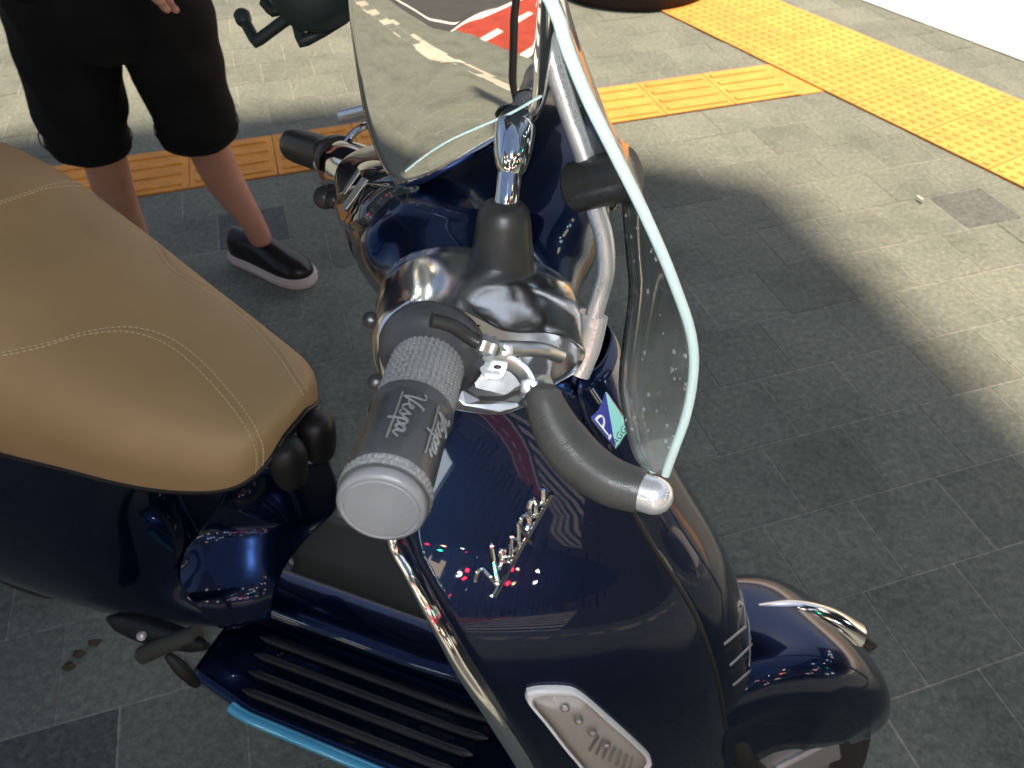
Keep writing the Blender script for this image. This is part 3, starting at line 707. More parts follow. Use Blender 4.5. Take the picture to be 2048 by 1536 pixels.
# ================================================================== handlebar, controls, mirrors, windshield
z25 = lambda p: (640 + p[0] / 2.4775, 480 + p[1] / 2.4775)
col_px = [z25(p) for p in [(300, 440), (365, 375), (440, 320), (520, 312), (600, 318), (700, 340), (820, 400), (900, 440), (1000, 455), (1130, 455), (1240, 485), (1312, 545), (1305, 600), (1250, 665), (1180, 705), (1110, 770), (1020, 820), (900, 862), (790, 858), (660, 838), (560, 820), (450, 790), (370, 750), (310, 690), (278, 600), (282, 510)]]
YC = -.222
colh = np.array([FP(HB, *q, y=YC) for q in col_px]); colh = cr(colh, 72, True)
cc = colh.mean(0)
q2 = colh[:, [0, 2]] - cc[[0, 2]]; ev, evec = np.linalg.eigh(np.cov(q2.T)); pr_ = q2 @ evec; sa_ = np.abs(pr_).max(0) * .97
colE = np.array([[cc[0], cc[1], cc[2]]] * len(colh)); ph_ = np.arctan2(pr_[:, 1] / sa_[1], pr_[:, 0] / sa_[0])
e2d = np.stack([np.sign(np.cos(ph_)) * np.abs(np.cos(ph_)) ** .85 * sa_[0], np.sign(np.sin(ph_)) * np.abs(np.sin(ph_)) ** .85 * sa_[1]], 1) @ evec.T
colE[:, 0] += e2d[:, 0]; colE[:, 2] += e2d[:, 1]
def colb(wt): return colh * (1 - wt) + colE * wt
def col(s, dy, dx=0, dz=0):
    wt = float(np.interp(dy, [.003, .03], [0, 1])) if s > .96 else 0.0
    return np.array([hw(cc + (p - cc) * s + [dx, dy, dz]) for p in colb(wt)])
# chrome switch housing, open outwards
hous = mk('switch_housing', grid([col(1.06, .084, .025, -.006), col(1.085, .080, .024, -.006), col(1.085, .066, .020, -.005), col(1.075, .045, .014, -.003), col(1.055, .028, .008, -.002), col(1.03, .013, .003, -.001), col(1.012, .004), col(1.0, 0), col(.985, -.0015), col(.955, 0), col(.945, .004), col(.93, .02, .006, -.001), col(.90, .045, .012, -.002)], True), M['satin'], SC)
mk('housing_floor', grid([col(.905, .044, .012, -.002), col(.6, .046, .012, -.002), col(.02, .046, .012, -.002)], True), M['cast'], hous)
# headset body: sections along y from housing to housing
sec0 = np.array([cc + (p - cc) * 1.06 + [.025, .08, -.006] for p in colE])
ctr0 = sec0.mean(0)
angs = [math.atan2(p[2] - ctr0[2], p[0] - ctr0[0]) for p in sec0]
def sect(y, xr_, xf_, zt, zb_, pw=2.6, tilt=0.0):
    cx, cz = (xr_ + xf_) / 2, (zt + zb_) / 2; a, b = (xf_ - xr_) / 2, (zt - zb_) / 2; out = []
    for t in angs:
        c, s = math.cos(t), math.sin(t); r = (abs(c / a) ** pw + abs(s / b) ** pw) ** (-1 / pw)
        x = cx + r * c; z = cz + r * s
        out.append((x, y, z - tilt * (x - cx)))
    return np.array(out)
mir = lambda P_: np.array([(x, -y, z) for x, y, z in P_])
S1 = sect(-.105, -.068, .100, .016, -.085, 2.6, .34); S2 = sect(-.06, -.076, .138, .030, -.10, 2.5, .14); S3 = sect(0, -.08, .168, .036, -.11, 2.4, .06)
secs = [sec0, .5 * (sec0 + S1), S1, S2, S3, mir(S2), mir(S1), mir(.5 * (sec0 + S1)), mir(sec0)]
hs_rows = [[hw(p) for p in s_] for s_ in secs]
hs_vf = loft(hs_rows, 60, 96, True); hs_bv = bvh_of(hs_vf)
headset = mk('headset', hs_vf, M['paint'], SC)
# instrument lens on the rear of the headset
lens_px = [(676, 425), (690, 395), (715, 360), (735, 335), (770, 330), (800, 345), (835, 372), (828, 385), (790, 392), (765, 412), (740, 440), (715, 458), (695, 460), (680, 445)]
LR = castline(hs_bv, lens_px, 60, .0012, True)
if len(LR) > 40:
    lc = LR.mean(0); ln_ = cast(hs_bv, 740, 400)[1]
    rows = [LR - ln_ * .002, LR + ln_ * .004, lc + (LR - lc) * .94 + ln_ * .006, lc + (LR - lc) * .5 + ln_ * .009, lc + (LR - lc) * .02 + ln_ * .010]
    pan = mk('instrument_panel', grid(rows, True, cap1=True), M['screenlens'], SC)
    a, b = lc + (cast(hs_bv, 705, 425)[0] - lc), lc + (cast(hs_bv, 745, 375)[0] - lc)
    mk('display', prism([U(703, 425, 0) if 0 else cast(hs_bv, *q, .0125)[0] for q in ((712, 432), (722, 436), (757, 385), (748, 378))], ln_ * .001), M['silver'], pan, smooth=False)
    mk('display_bar', prism([cast(hs_bv, *q, .0125)[0] for q in ((712, 402), (717, 405), (744, 366), (740, 362))], ln_ * .001), M['silver'], pan, smooth=False)
# headlight on the nacelle's front
mk('headlight', lathe(hw((.132, 0, -.055)), hf, [(-.02, .050), (.012, .050), (.02, .046), (.026, .036), (.03, .02), (.031, .001)], 40), M['lens'], SC)
mk('headlight_ring', lathe(hw((.132, 0, -.055)), hf, [(-.03, .054), (.008, .055), (.014, .053), (.014, .048)], 40, caps=False), M['chrome'], SC)
# steering neck
mk('steering_neck', lathe(hw((0, 0, -.20)), hu, [(0, .06), (.06, .062), (.12, .07)], 32), M['paint'], SC)
# ---- right grip
g0, g1 = np.array([-.1, -.3655, 0]), FP(HB, 862, 712, y=-.245)
G0, G1 = hw(g0), hw(g1); ga = (G1 - G0); GL = np.linalg.norm(ga); ga /= GL
gref = (CAM - (G0 + G1) / 2); gref -= ga * (gref @ ga); gref /= np.linalg.norm(gref); gside = np.cross(ga, gref)
def gp_(s, t, r): return G0 + ga * s + r * (math.cos(t) * gref + math.sin(t) * gside)
gr = .0222
def grip_rows():
    rows = []; n = 160
    th = np.linspace(0, 2 * math.pi, n, endpoint=False)
    def ring(s, r): rows.append([gp_(s, t, r if np.isscalar(r) else r[i]) for i, t in enumerate(th)])
    ring(.004, gr - .004); ring(.005, gr); 
    for s in np.linspace(.006, .013, 15):   # knurled outer band
        ph = int((s - .006) / .0035); ring(s, [gr + .0007 * (1 if (math.sin(t * 44 + ph * math.pi) > 0) else -.2) * abs(math.sin((s - .006) / .0035 * math.pi)) for t in th])
    ring(.0135, gr - .0006); ring(.015, gr - .0002)
    for s in np.linspace(.018, .066, 10): ring(s, gr - .0006)
    ring(.068, gr - .0002); ring(.069, gr + .0010); ring(.0715, gr + .0010); ring(.0722, gr - .0012)
    N_ = 17; L0, L1 = .0725, GL - .012
    for k in range(N_):
        for q in (.1, .3, .5, .7, .9):
            s = L0 + (L1 - L0) * (k + q) / N_; hgt = math.sin(q * math.pi)
            ring(s, [gr - .0012 + .0013 * hgt * (1 if math.sin(t * 40 + (k % 2) * 1.2) > -.3 else .1) for t in th])
    ring(L1 + .0005, gr - .001); ring(L1 + .002, gr + .001)
    for s, r in ((.004, .024), (.006, .0275), (.009, .0305), (.013, .0325), (.017, .0335), (.021, .033), (.0225, .031), (.0225, .02)): ring(L1 + s, r)
    return rows
grip = mk('right_grip', grid(grip_rows(), True, cap0=True, cap1=True), M['rubber'], SC, angle=60)
grip.data.materials.append(M['letter'])
for pl_g in grip.data.polygons:
    s_g = (np.array(pl_g.center) + ORG[grip.name] - G0) @ ga
    if .0725 < s_g < GL - .0125 or .006 < s_g < .0133: pl_g.material_index = 1
mk('bar_end', lathe(G0, -ga, [(-.006, .0195), (-.0055, .0208), (-.003, .0214), (0, .0212), (.0012, .0203), (.0016, .019), (.0011, .0183), (.0011, .0176), (.0016, .0170), (.0013, .012), (.0009, .006), (.0012, .0004)], 64), M['capend'], grip)
# raised script lettering on the grip
def grip_word(th0, s0_, L_, hgt):
    parts = []
    for st_ in SCRIPT:
        c = cr(np.array([(u, v, 0) for u, v in st_]), max(14, len(st_) * 5))
        parts.append(tube([gp_(s0_ - u * L_, th0 + v * hgt / gr, gr + .0003) for u, v, _ in c], .00055, 6))
    return cat(*parts)
for th0 in (-.30, .62):
    mk('grip_lettering', grip_word(th0, .062, .038, .0115), M['letter'], grip)
# ---- flange details: throttle sleeve, ferrule, brake pipe, starter switch
sl = [U(862, 640, .43), U(905, 652, .435), U(935, 672, .44), U(962, 688, .442)]
mk('throttle_cable', tube(cr(sl, 20), [.0043] * 20, 16), M['boot'], hous)
f0, f1 = U(958, 686, .438), U(990, 696, .442)
mk('cable_ferrule', tube(np.linspace(f0, f1, 8), [.006, .0066, .0066, .006, .006, .0066, .0066, .0055], 6), M['cast'], hous)
mk('brake_pipe', tube(cr([f1, U(1035, 697, .452), U(1085, 700, .46), U(1120, 712, .475)], 16), .0048, 12), M['cast'], hous)
br = [U(*q) for q in ((968, 705, .452), (1010, 720, .455), (1045, 745, .457), (1062, 785, .455), (1050, 812, .452))]
mk('lever_bracket', tube(cr(br, 20), [.0062] * 20, 12, sx=.4), M['cast'], hous)
pl = [U(*q) for q in ((925, 780, .452), (960, 800, .455), (1010, 800, .46), (1060, 780, .465), (1060, 808, .46), (1000, 826, .455), (930, 812, .45), (912, 798, .45))]
mk('housing_lip', prism(pl, hl * .006), M['cast'], hous, smooth=False, bevel=.001)
sw_c = U(1000, 738, .462)
mk('starter_switch', prism([U(*q, .452) for q in ((985, 722), (1018, 725), (1012, 748), (1004, 760), (970, 757), (972, 745))], hl * .012), M['white'], hous, smooth=False, bevel=.0012)
mk('switch_button', prism([U(*q, .448) for q in ((967, 747), (1004, 750), (1003, 762), (968, 760))], hl * .012), M['white'], hous, smooth=False, bevel=.0015)
cam_r = np.cross(ray(1000, 738), [0, 0, 1.]); cam_r /= np.linalg.norm(cam_r); cam_u = np.cross(cam_r, ray(1000, 738)); cam_u /= np.linalg.norm(cam_u)
sym = [tube([U(995 + 7 * math.cos(t), 734 + 3 * math.sin(t), .4512) for t in np.linspace(0, 2 * math.pi, 14)], .0004, 5), tube([U(989, 734, .4512), U(1002, 734, .4512)], .0004, 5)]
mk('switch_symbol', cat(*sym), M['blackprint'], hous)
mk('switch_plate', prism([U(*q, .464) for q in ((950, 715), (1040, 715), (1055, 760), (1010, 790), (950, 775))], hl * .004), M['boot'], hous, smooth=False)
for q in ((742, 640), (752, 765)):
    c = U(*q, .50); mk('housing_bolt', lathe(c, -ray(*q), [(-.012, .004), (0, .004), (.0, .0058), (.004, .0058), (.0055, .003)], 12), M['black'], SC)
for q, d_, r_ in (((1060, 772), .455, .0052), ((1010, 700), .444, .0042)):
    c = U(*q, d_); mk('housing_screw', lathe(c, CAM - c, [(-.006, r_ * 1.25), (0, r_ * 1.25), (.001, r_), (.003, r_), (.0035, r_ * .8), (.0035, r_ * .35), (.002, r_ * .3), (.002, .0002)], 6 if r_ > .004 else 16), M['alu'], hous)
# ---- brake lever with rubber sleeve and ball end
lp = [U(*q) for q in ((1084, 768, .455), (1092, 812, .452), (1118, 868, .446), (1162, 922, .437), (1218, 962, .428), (1285, 984, .42))]
P_ = cr(lp, 420); tt = np.linspace(0, 1, 420)
rr = np.interp(tt, [0, .02, .06, .2, .4, .55, .8, .97, 1], [.002, .0075, .0108, .0128, .0150, .0152, .0140, .0128, .0120])
rr = rr + .00016 * np.sin(tt * 420 * 1.0) * np.where((tt > .12) & (tt < .97), np.interp(tt, [.1, .2, .45, .6, 1], [0, 1, .9, .35, .3]), 0)
lev = mk('brake_lever', tube(P_, rr, 28), M['lever'], SC)
la = P_[-1] - P_[-12]; la /= np.linalg.norm(la)
mk('lever_ball', lathe(P_[-1] - la * .001, la, [(0, .0098), (.001, .0108), (.005, .0108)] + [(.0075 + .0108 * math.sin(t), .0108 * math.cos(t)) for t in np.linspace(.02, 1.55, 12)], 32), M['alu'], lev)
mk('lever_root', tube(cr([U(1052, 800, .462), U(1075, 775, .46), U(1086, 775, .456)], 8), .008, 12), M['cast'], lev)
# ---- right mirror : boot, stem, shell
b0, b1 = U(1002, 588, .556), U(1008, 424, .520); bd_ = b1 - b0; bl = np.linalg.norm(bd_)
boot = mk('mirror_boot', lathe(b0 + bd_ * .05, bd_ * .95, [(0, .0268), (bl * .03, .0270), (bl * .05, .0262), (bl * .07, .0246), (bl * .3, .0236), (bl * .6, .0212), (bl * .85, .0192), (bl * .97, .0176), (bl * 1.04, .0140), (bl * 1.075, .0095), (bl * 1.075, .004)], 40), M['boot'], SC)
mk('boot_washer', lathe(b0 + bd_ * .03, bd_, [(0, .0298), (.0005, .0305), (.003, .0305), (.0035, .0298), (.0035, .02)], 48), M['alu'], boot)
s1 = U(1026, 300, .512); mp = cr([b1, U(1014, 390, .517), U(1021, 330, .514), s1, U(1032, 262, .515)], 20)
mirror = mk('right_mirror', tube(mp, [.0085] * 20, 24), M['chrome'], SC)
mdir = mp[-1] - mp[-4]
mk('mirror_collar', lathe(U(1019, 348, .513), U(1030, 262, .511) - U(1019, 348, .513), [(0, .0086), (.004, .0108), (.012, .0126), (.022, .0136), (.032, .0140), (.036, .012)], 32), M['chrome'], mirror)
mn = np.array([-.25, -1.0, .078]); mn /= np.linalg.norm(mn); mc = U(895, 120, .495)
def onplane(px, py):
    r = ray(px, py); return CAM + r * (((mc - CAM) @ mn) / (r @ mn))
mo_px = [(688, 0), (702, 120), (724, 245), (752, 325), (778, 368), (803, 386), (850, 372), (905, 345), (960, 315), (1010, 288), (1058, 258), (1082, 218), (1091, 150), (1098, 40), (1100, -60), (1080, -190), (980, -240), (860, -245), (740, -215), (690, -120)]
mo = cr(np.array([onplane(*q) for q in mo_px]), 120, True); mcc = mo.mean(0)
fa, fb2 = onplane(800, 345), onplane(1090, 185); fd = (fb2 - fa) / np.linalg.norm(fb2 - fa); fn = np.cross(mn, fd); fn = fn if fn[2] < 0 else -fn
def shellpt(o, s, back=0):
    p = mcc + (o - mcc) * s; h = .003 * (1 - s ** 2) - .006 * max(0, (s - .88) / .12) ** 3
    dist = max(0, (p - fa) @ fn); h += .06 * dist
    return p + mn * (h - back)
rows = [[shellpt(o, s) for o in mo] for s in np.r_[.01, np.linspace(.05, .85, 24), np.linspace(.87, 1, 10)]]
rows += [[shellpt(o, 1.0, b) for o in mo] for b in (.006, .016)] + [[shellpt(o, .97, .026) for o in mo], [shellpt(o, .9, .027) for o in mo]]
mk('mirror_shell', grid(rows, True, cap0=True, cap1=True), M['mirrorchrome'], mirror, angle=50)
fl_ = castline(bvh_of(grid(rows, True)), [(812, 342), (850, 312), (900, 280), (960, 253), (1020, 227), (1082, 192)], 40, .0004)
if len(fl_) > 5: mk('shell_crease', tube(fl_, .0009, 8), M['mintedge'], mirror)
# ---- left mirror
lmc = hw((.035, .17, .175)); lo = cr(np.array([hw((.035 + .075 * c, .17, .175 + .055 * s)) for c, s in [(math.copysign(abs(math.cos(t)) ** .6, math.cos(t)), math.copysign(abs(math.sin(t)) ** .6, math.sin(t))) for t in np.linspace(0, 2 * math.pi, 20, endpoint=False)]]), 60, True)
rows = [[lmc + (o - lmc) * s - hl * (h) for o in lo] for s, h in ((.02, .022), (.4, .020), (.7, .015), (.9, .007), (.98, .0), (1.0, -.006), (.96, -.012), (.9, -.012))]
lmir = mk('left_mirror', tube(cr([hw((.02, .15, .0)), hw((.03, .155, .05)), hw((.035, .165, .10))], 14), .0085, 16), M['chrome'], SC)
mk('mirror_shell', grid(rows, True, cap0=True, cap1=True), M['holder'], lmir)
# ---- left housing, grip, switches, lever
cl = lambda s, dy, dx=0, dz=0: np.array([hw(((cc + (p - cc) * s)[0] + dx, -((cc + (p - cc) * s)[1] + dy), (cc + (p - cc) * s)[2] + dz)) for p in colh])
lh = mk('left_switch_housing', grid([cl(.99, .082, .025, -.006), cl(1, .04, .012, -.003), cl(1.0, .004), cl(.98, -.0015), cl(.6, 0), cl(.02, 0)], True), M['chrome'], SC)
l0, l1 = hw((-.1, .3655, 0)), hw((-.055, .245, -.01)); lgd = l1 - l0; lgl = np.linalg.norm(lgd)
lg = mk('left_grip', lathe(l0, lgd, [(.004, .017), (.004, .0205)] + [(.008 + .004 * k, .0205 + (.0008 if k % 2 else 0)) for k in range(26)] + [(.115, .026), (.122, .027), (lgl, .026)], 32), M['boot'], SC)
mk('bar_end', lathe(l0, -lgd, [(-.006, .018), (-.004, .0205), (0, .0205), (.002, .018), (.002, .001)], 32), M['rubber'], lg)
for q, r_, m_ in (((648, 300, .86), .013, 'black'), ((660, 318, .85), .010, 'chrome'), ((655, 345, .85), .010, 'black'), ((668, 352, .84), .011, 'chrome'), ((650, 395, .83), .013, 'black'), ((668, 400, .825), .010, 'black'), ((640, 330, .865), .008, 'cast')):
    mk('left_switch', lathe(U(*q), -ray(q[0], q[1]), [(-.02, r_ * .9), (0, r_), (.005, r_ * .9), (.008, r_ * .5), (.009, .001)], 14), M[m_], lh)
mk('left_switch_ring', tube([hw((cc[0] + .01 + .045 * math.cos(t), .232, -.028 + .042 * math.sin(t))) for t in np.linspace(0, 2 * math.pi, 40)], .004, 8), M['chrome'], lh)
lv = cr([hw((.02, .23, -.01)), hw((.035, .27, -.005)), hw((.02, .33, 0)), hw((-.03, .39, .0))], 24)
mk('left_brake_lever', tube(lv, .0085, 12), M['alu'], SC)
# ---- windshield
ez = lambda q: FP(HB, *q, y=-.22)
ed_px = [(1330, 950), (1350, 895), (1370, 840), (1383, 780), (1388, 715), (1379, 655), (1357, 590), (1330, 520), (1300, 452), (1278, 405), (1248, 345), (1215, 279), (1182, 213), (1156, 153), (1137, 105), (1119, 52), (1101, 0)]
E_ = [ez(q) for q in ed_px]
E_ += [E_[-1] + np.array([-.012 * k - .012 * k * k, .006 * k * k, .085 * k]) for k in range(1, 4)]
E_ = cr(np.array(E_), 70)
I_px = [(1300, 945, -.215), (1270, 905, -.19), (1247, 810, -.155), (1243, 740, -.13), (1262, 590, -.09), (1258, 520, -.07), (1250, 420, -.05), (1243, 330, -.02)]
I_ = [FP(HB, a, b, y=c) for a, b, c in I_px]; I_ = cr(np.array(I_), 30)
WB = .052
rows = []
for i, e in enumerate(E_):
    # inner end of the row: the lower edge while below the cut-out, the centre line above it
    if i < 30: inn = I_[i]
    else: inn = np.array([e[0] + WB, 0.0, e[2] + np.interp(i, [30, 38], [I_[-1][2] - E_[30][2], 0])])
    row = []
    for s in np.linspace(0, 1, 15):
        p = e + (inn - e) * s
        y = p[1]; full = e[0] + WB * (1 - (y / .22) ** 2)
        lin = p[0]; wgt = 1.0 if i >= 30 else np.interp(i, [0, 8, 30], [.25, .8, 1.0])
        x = lin + (WB * (1 - (y / e[1]) ** 2) - WB * (1 - (inn[1] / e[1]) ** 2) * s) * wgt if i < 30 else e[0] + WB * (1 - (y / e[1]) ** 2)
        row.append((x, y, p[2]))
    rows.append(row)
half = np.array(rows)
V1, F1 = grid([[hw(p) for p in r] for r in half]); V2, F2 = grid([[hw((p[0], -p[1], p[2])) for p in r] for r in half[30:]])
V, F = cat((V1, F1), (V2, F2))
me_ = bmesh.new(); vs = [me_.verts.new(v) for v in V]
for f in F:
    try: me_.faces.new([vs[i] for i in f])
    except ValueError: pass
bmesh.ops.remove_doubles(me_, verts=me_.verts, dist=.0006); me_.verts.index_update()
wsv = (np.array([v.co[:] for v in me_.verts]), [tuple(v.index for v in f.verts) for f in me_.faces]); me_.free()
ws = mk('windshield', wsv, M['acrylic'], SC, solid=.005, soff=0, edge=M['mintedge'])
mk('polished_edge', tube([hw(p) for p in E_], .0038, 12), M['mintedge'], ws)
mk('lower_edge', tube([hw(p) for p in I_], .0022, 8), M['acrylic'], ws)
# rain drops on the screen
wbv = bvh_of(wsv); dp = []
for k in range(170):
    q = (random.uniform(1120, 1380), random.uniform(0, 900)); h = cast(wbv, *q, .0024)
    if h is None: continue
    c, n_ = h; r_ = random.uniform(.0008, .0024)
    dp.append(lathe(c, n_, [(0, r_), (r_ * .3, r_ * .85), (r_ * .5, r_ * .45), (r_ * .55, r_ * .02)], 8))
if dp: o = mk('rain_drops', cat(*dp), M['drop'], ws); tag(o, kind='stuff')
# screen stays and rubber mounts
rp = cr([U(*q) for q in ((1050, -120, .47), (1072, 0, .485), (1105, 120, .50), (1142, 235, .517), (1172, 322, .53), (1186, 400, .545), (1207, 470, .56), (1212, 535, .575), (1200, 590, .59), (1182, 650, .60))], 60)
stay = mk('screen_stay', tube(rp, .0073, 20), M['alu'], SC)
mk('stay_foot', tube(cr([U(1186, 628, .597), U(1172, 690, .61), U(1150, 745, .62)], 10), [.008] * 10, 12, sx=1.6), M['alu'], stay)
c0, c1 = U(1146, 376, .545), U(1262, 346, .515)
mk('rubber_mount', lathe(c0, c1 - c0, [(0, .012), (0, .0165), (.002, .0182), (.03, .0182), (np.linalg.norm(c1 - c0), .0182)], 40), M['boot'], stay)
lrp = [f2w(HB, (w2f(HB, p)[0], -w2f(HB, p)[1], w2f(HB, p)[2])) for p in rp]
lst = mk('screen_stay', tube(lrp, .0073, 16), M['alu'], SC)
mk('rubber_mount', lathe(*(lambda a, b: (a, b - a))(*[f2w(HB, (w2f(HB, p)[0], -w2f(HB, p)[1], w2f(HB, p)[2])) for p in (c0, c1)]), [(0, .0182), (.04, .0182)], 24), M['boot'], lst)
# ---- phone holder clamped by the left mirror
ph = mk('phone_holder', prism([U(*q, .84) for q in ((588, 48), (600, 12), (660, -20), (720, -20), (690, 40), (650, 52))], hl * .02), M['holder'], SC, smooth=False, bevel=.003)
for pth in (((486, 36, .86), (512, 84, .86), (560, 48, .85), (600, 20, .84)), ((592, 36, .845), (604, 84, .845), (645, 62, .845), (690, 34, .845)), ((528, 2, .85), (545, 22, .85), (585, 12, .845))):
    mk('holder_arm', tube(np.array([np.array(U(*pth[i])) * (1 - t) + np.array(U(*pth[i + 1])) * t for i in range(len(pth) - 1) for t in np.linspace(0, 1, 6, endpoint=i == len(pth) - 2)]), .0066, 12), M['holder'], ph)
mk('holder_tip', lathe(U(490, 48, .86), U(484, 30, .86) - U(490, 48, .86), [(0, .0072), (.004, .0092), (.012, .0095), (.016, .006), (.017, .001)], 16), M['holder'], ph)
# ================================================================== the passer-by
def skin_body(name, joints, bones, root, material, parent):
    me = bpy.data.meshes.new(name); me.from_pydata([tuple(np.asarray(j[0]) - ORG[parent.name]) for j in joints], bones, []); me.update()
    o = bpy.data.objects.new(name, me); COL.objects.link(o); o.parent = parent; ORG[o.name] = ORG[parent.name]
    sk = o.modifiers.new('skin', 'SKIN'); sk.use_smooth_shade = True; sd = me.skin_vertices[0].data
    for i, j in enumerate(joints): sd[i].radius = (j[1], j[1])
    sd[root].use_root = True
    s_ = o.modifiers.new('sub', 'SUBSURF'); s_.levels = 2; s_.render_levels = 2
    me.materials.append(material); return o
ankR, kneeR = U(525, 478, 2.17), U(412, 282, 1.90); ankL, kneeL = U(292, 522, 2.26), U(208, 312, 1.85)
toe = G(628, 556, .03); heel = G(482, 500, .03); fdir = (toe - heel); fdir[2] = 0; fdir /= np.linalg.norm(fdir); flat = np.cross([0, 0, 1.], fdir)
hipR, hipL = U(318, 20, 1.62), U(120, 40, 1.60)
pel = (hipR + hipL) / 2 + [0, 0, .05]
per = empty('person', ((ankR[0] + ankL[0]) / 2, (ankR[1] + ankL[1]) / 2, 0), 'person in black shorts and black slip-on shoes standing beyond the tan seat', 'person')
up = np.array([0, 0, 1.]); chest = pel + up * .42 - fdir * .02; neck = pel + up * .62; head = pel + up * .80 + fdir * .02
across = hipR - hipL; across[2] = 0; across /= np.linalg.norm(across)
shR, shL = neck + across * .19 - up * .06, neck - across * .19 - up * .06
elR, elL = shR + across * .08 - up * .27 - fdir * .03, shL - across * .08 - up * .28
wrR, wrL = U(322, -150, 1.40), elL + up * .16 + fdir * .16
J = [(pel, .105), (hipR - up * .02, .07), (kneeR, .058), (kneeR * .62 + ankR * .38 - fdir * .022, .054), (ankR * .8 + kneeR * .2, .036), (ankR - up * .02, .034),
     (hipL - up * .02, .07), (kneeL, .055), (kneeL * .62 + ankL * .38 - fdir * .022, .054), (ankL * .8 + kneeL * .2, .036), (ankL - up * .02, .034),
     (chest, .15), (neck - up * .03, .06), (neck + up * .05, .055), (head, .085), (head + up * .09, .08),
     (shR, .06), (elR, .042), (wrR, .03), (shL, .06), (elL, .042), (wrL, .03)]
bones = [(0, 1), (1, 2), (2, 3), (3, 4), (4, 5), (0, 6), (6, 7), (7, 8), (8, 9), (9, 10), (0, 11), (11, 12), (12, 13), (13, 14), (14, 15), (11, 16), (16, 17), (17, 18), (11, 19), (19, 20), (20, 21)]
body = skin_body('body', J, bones, 0, M['skin'], per)
# hands with five fingers, slightly curled
for wr, el in ((wrR, elR), (wrL, elL)):
    d = wr - el; d /= np.linalg.norm(d); sdv = np.cross(d, fdir); sdv /= np.linalg.norm(sdv); pn = np.cross(sdv, d)
    j = [(wr, .024), (wr + d * .045, .028), (wr + d * .08, .026)]; b = [(0, 1), (1, 2)]
    for k, (o_, L_) in enumerate(((-.030, .070), (-.010, .082), (.010, .078), (.029, .062))):
        r0 = wr + d * .085 + sdv * o_; i0 = len(j)
        j += [(r0, .010), (r0 + d * L_ * .45 + pn * .008, .009), (r0 + d * L_ * .8 + pn * .024, .008), (r0 + d * L_ * .95 + pn * .042, .007)]
        b += [(2, i0), (i0, i0 + 1), (i0 + 1, i0 + 2), (i0 + 2, i0 + 3)]
    i0 = len(j); j += [(wr + d * .04 + sdv * -.036 + pn * .01, .012), (wr + d * .075 - sdv * .052 + pn * .022, .010), (wr + d * .10 - sdv * .054 + pn * .03, .008)]
    b += [(1, i0), (i0, i0 + 1), (i0 + 1, i0 + 2)]
    skin_body('hand', j, b, 0, M['skin'], per)
# shorts: one garment, two wide legs joined at the seat
def ringat(c, ax, rx, ry, n=28):
    e = across - ax * (across @ ax); e /= np.linalg.norm(e); g = np.cross(ax, e)
    return [c + e * rx * math.cos(t) + g * ry * math.sin(t) for t in np.linspace(0, 2 * math.pi, n, endpoint=False)]
parts = []
for hip, knee, ank, hem_px in ((hipR, kneeR, ankR, (398, 262, 1.885)), (hipL, kneeL, ankL, (176, 286, 1.835))):
    hem = U(*hem_px); ax = hem - hip; ax /= np.linalg.norm(ax); rows = []
    for t, rx, ry in ((-.30, .095, .115), (-.05, .108, .118), (.25, .106, .110), (.55, .100, .102), (.85, .098, .096), (.985, .099, .097), (1.0, .097, .094), (.99, .085, .083), (.8, .078, .078)):
        c = hip + (hem - hip) * t; wob = 1 + .03 * math.sin(7 * t + hip[0] * 9); rows.append(ringat(c, ax, rx * wob, ry * wob))
    parts.append(loft(rows, 40, 40, True))
wa = [ringat(pel + up * h, up, rx, ry) for h, rx, ry in ((-.12, .12, .10), (-.06, .165, .125), (.0, .185, .135), (.08, .18, .135), (.16, .165, .125))]
parts.append(loft(wa, 20, 40, True, cap0=True))
vs_, fs_ = cat(*parts)
fold = np.sin(vs_[:, 2] * 46 + vs_[:, 0] * 30 + 2.2 * np.sin(vs_[:, 0] * 21)) * .0035 + np.sin(vs_[:, 0] * 95 + vs_[:, 2] * 17) * .0028
cen = np.array([vs_[:, 0].mean(), vs_[:, 1].mean()]); rad_ = vs_[:, :2] - cen; rad_ /= np.linalg.norm(rad_, axis=1)[:, None] + 1e-9
vs_[:, :2] += rad_ * fold[:, None]
mk('shorts', (vs_, fs_), M['shorts'], per)
for hip, hem_px in ((hipR, (398, 262, 1.885)), (hipL, (176, 286, 1.835))):
    hem = U(*hem_px); ax = hem - hip; L_h = np.linalg.norm(ax); ax /= L_h
    rr_ = ringat(hem - ax * .022, ax, .1005, .098); mk('hem_stitch', tube(rr_ + rr_[:1], .0016, 6), M['shorts'], per)
sh = [ringat(pel + up * h, up, rx, ry) for h, rx, ry in ((.10, .185, .14), (.2, .175, .13), (.35, .19, .14), (.48, .20, .14), (.56, .17, .12), (.60, .10, .08), (.615, .065, .065))]
mk('shirt', loft(sh, 30, 44, True), M['shirt'], per)
for s_, e_ in ((shR, elR), (shL, elL)):
    ax = (e_ - s_) / np.linalg.norm(e_ - s_)
    mk('sleeve', tube([s_ - ax * .03, s_ + ax * .02, s_ + ax * .10, s_ + ax * .19], [.05, .078, .074, .070], 20, caps=False), M['shirt'], per)
hr = [(head + up * (.02 + .115 * math.cos(t)) - fdir * .015, .098 * math.sin(t) + .001) for t in np.linspace(.02, 1.9, 9)]
mk('hair', grid([[c + r_ * (math.cos(a) * across + math.sin(a) * fdir * (1.12 if math.sin(a) < 0 else .95)) for a in np.linspace(0, 2 * math.pi, 24, endpoint=False)] for c, r_ in hr], True), M['hair'], per)
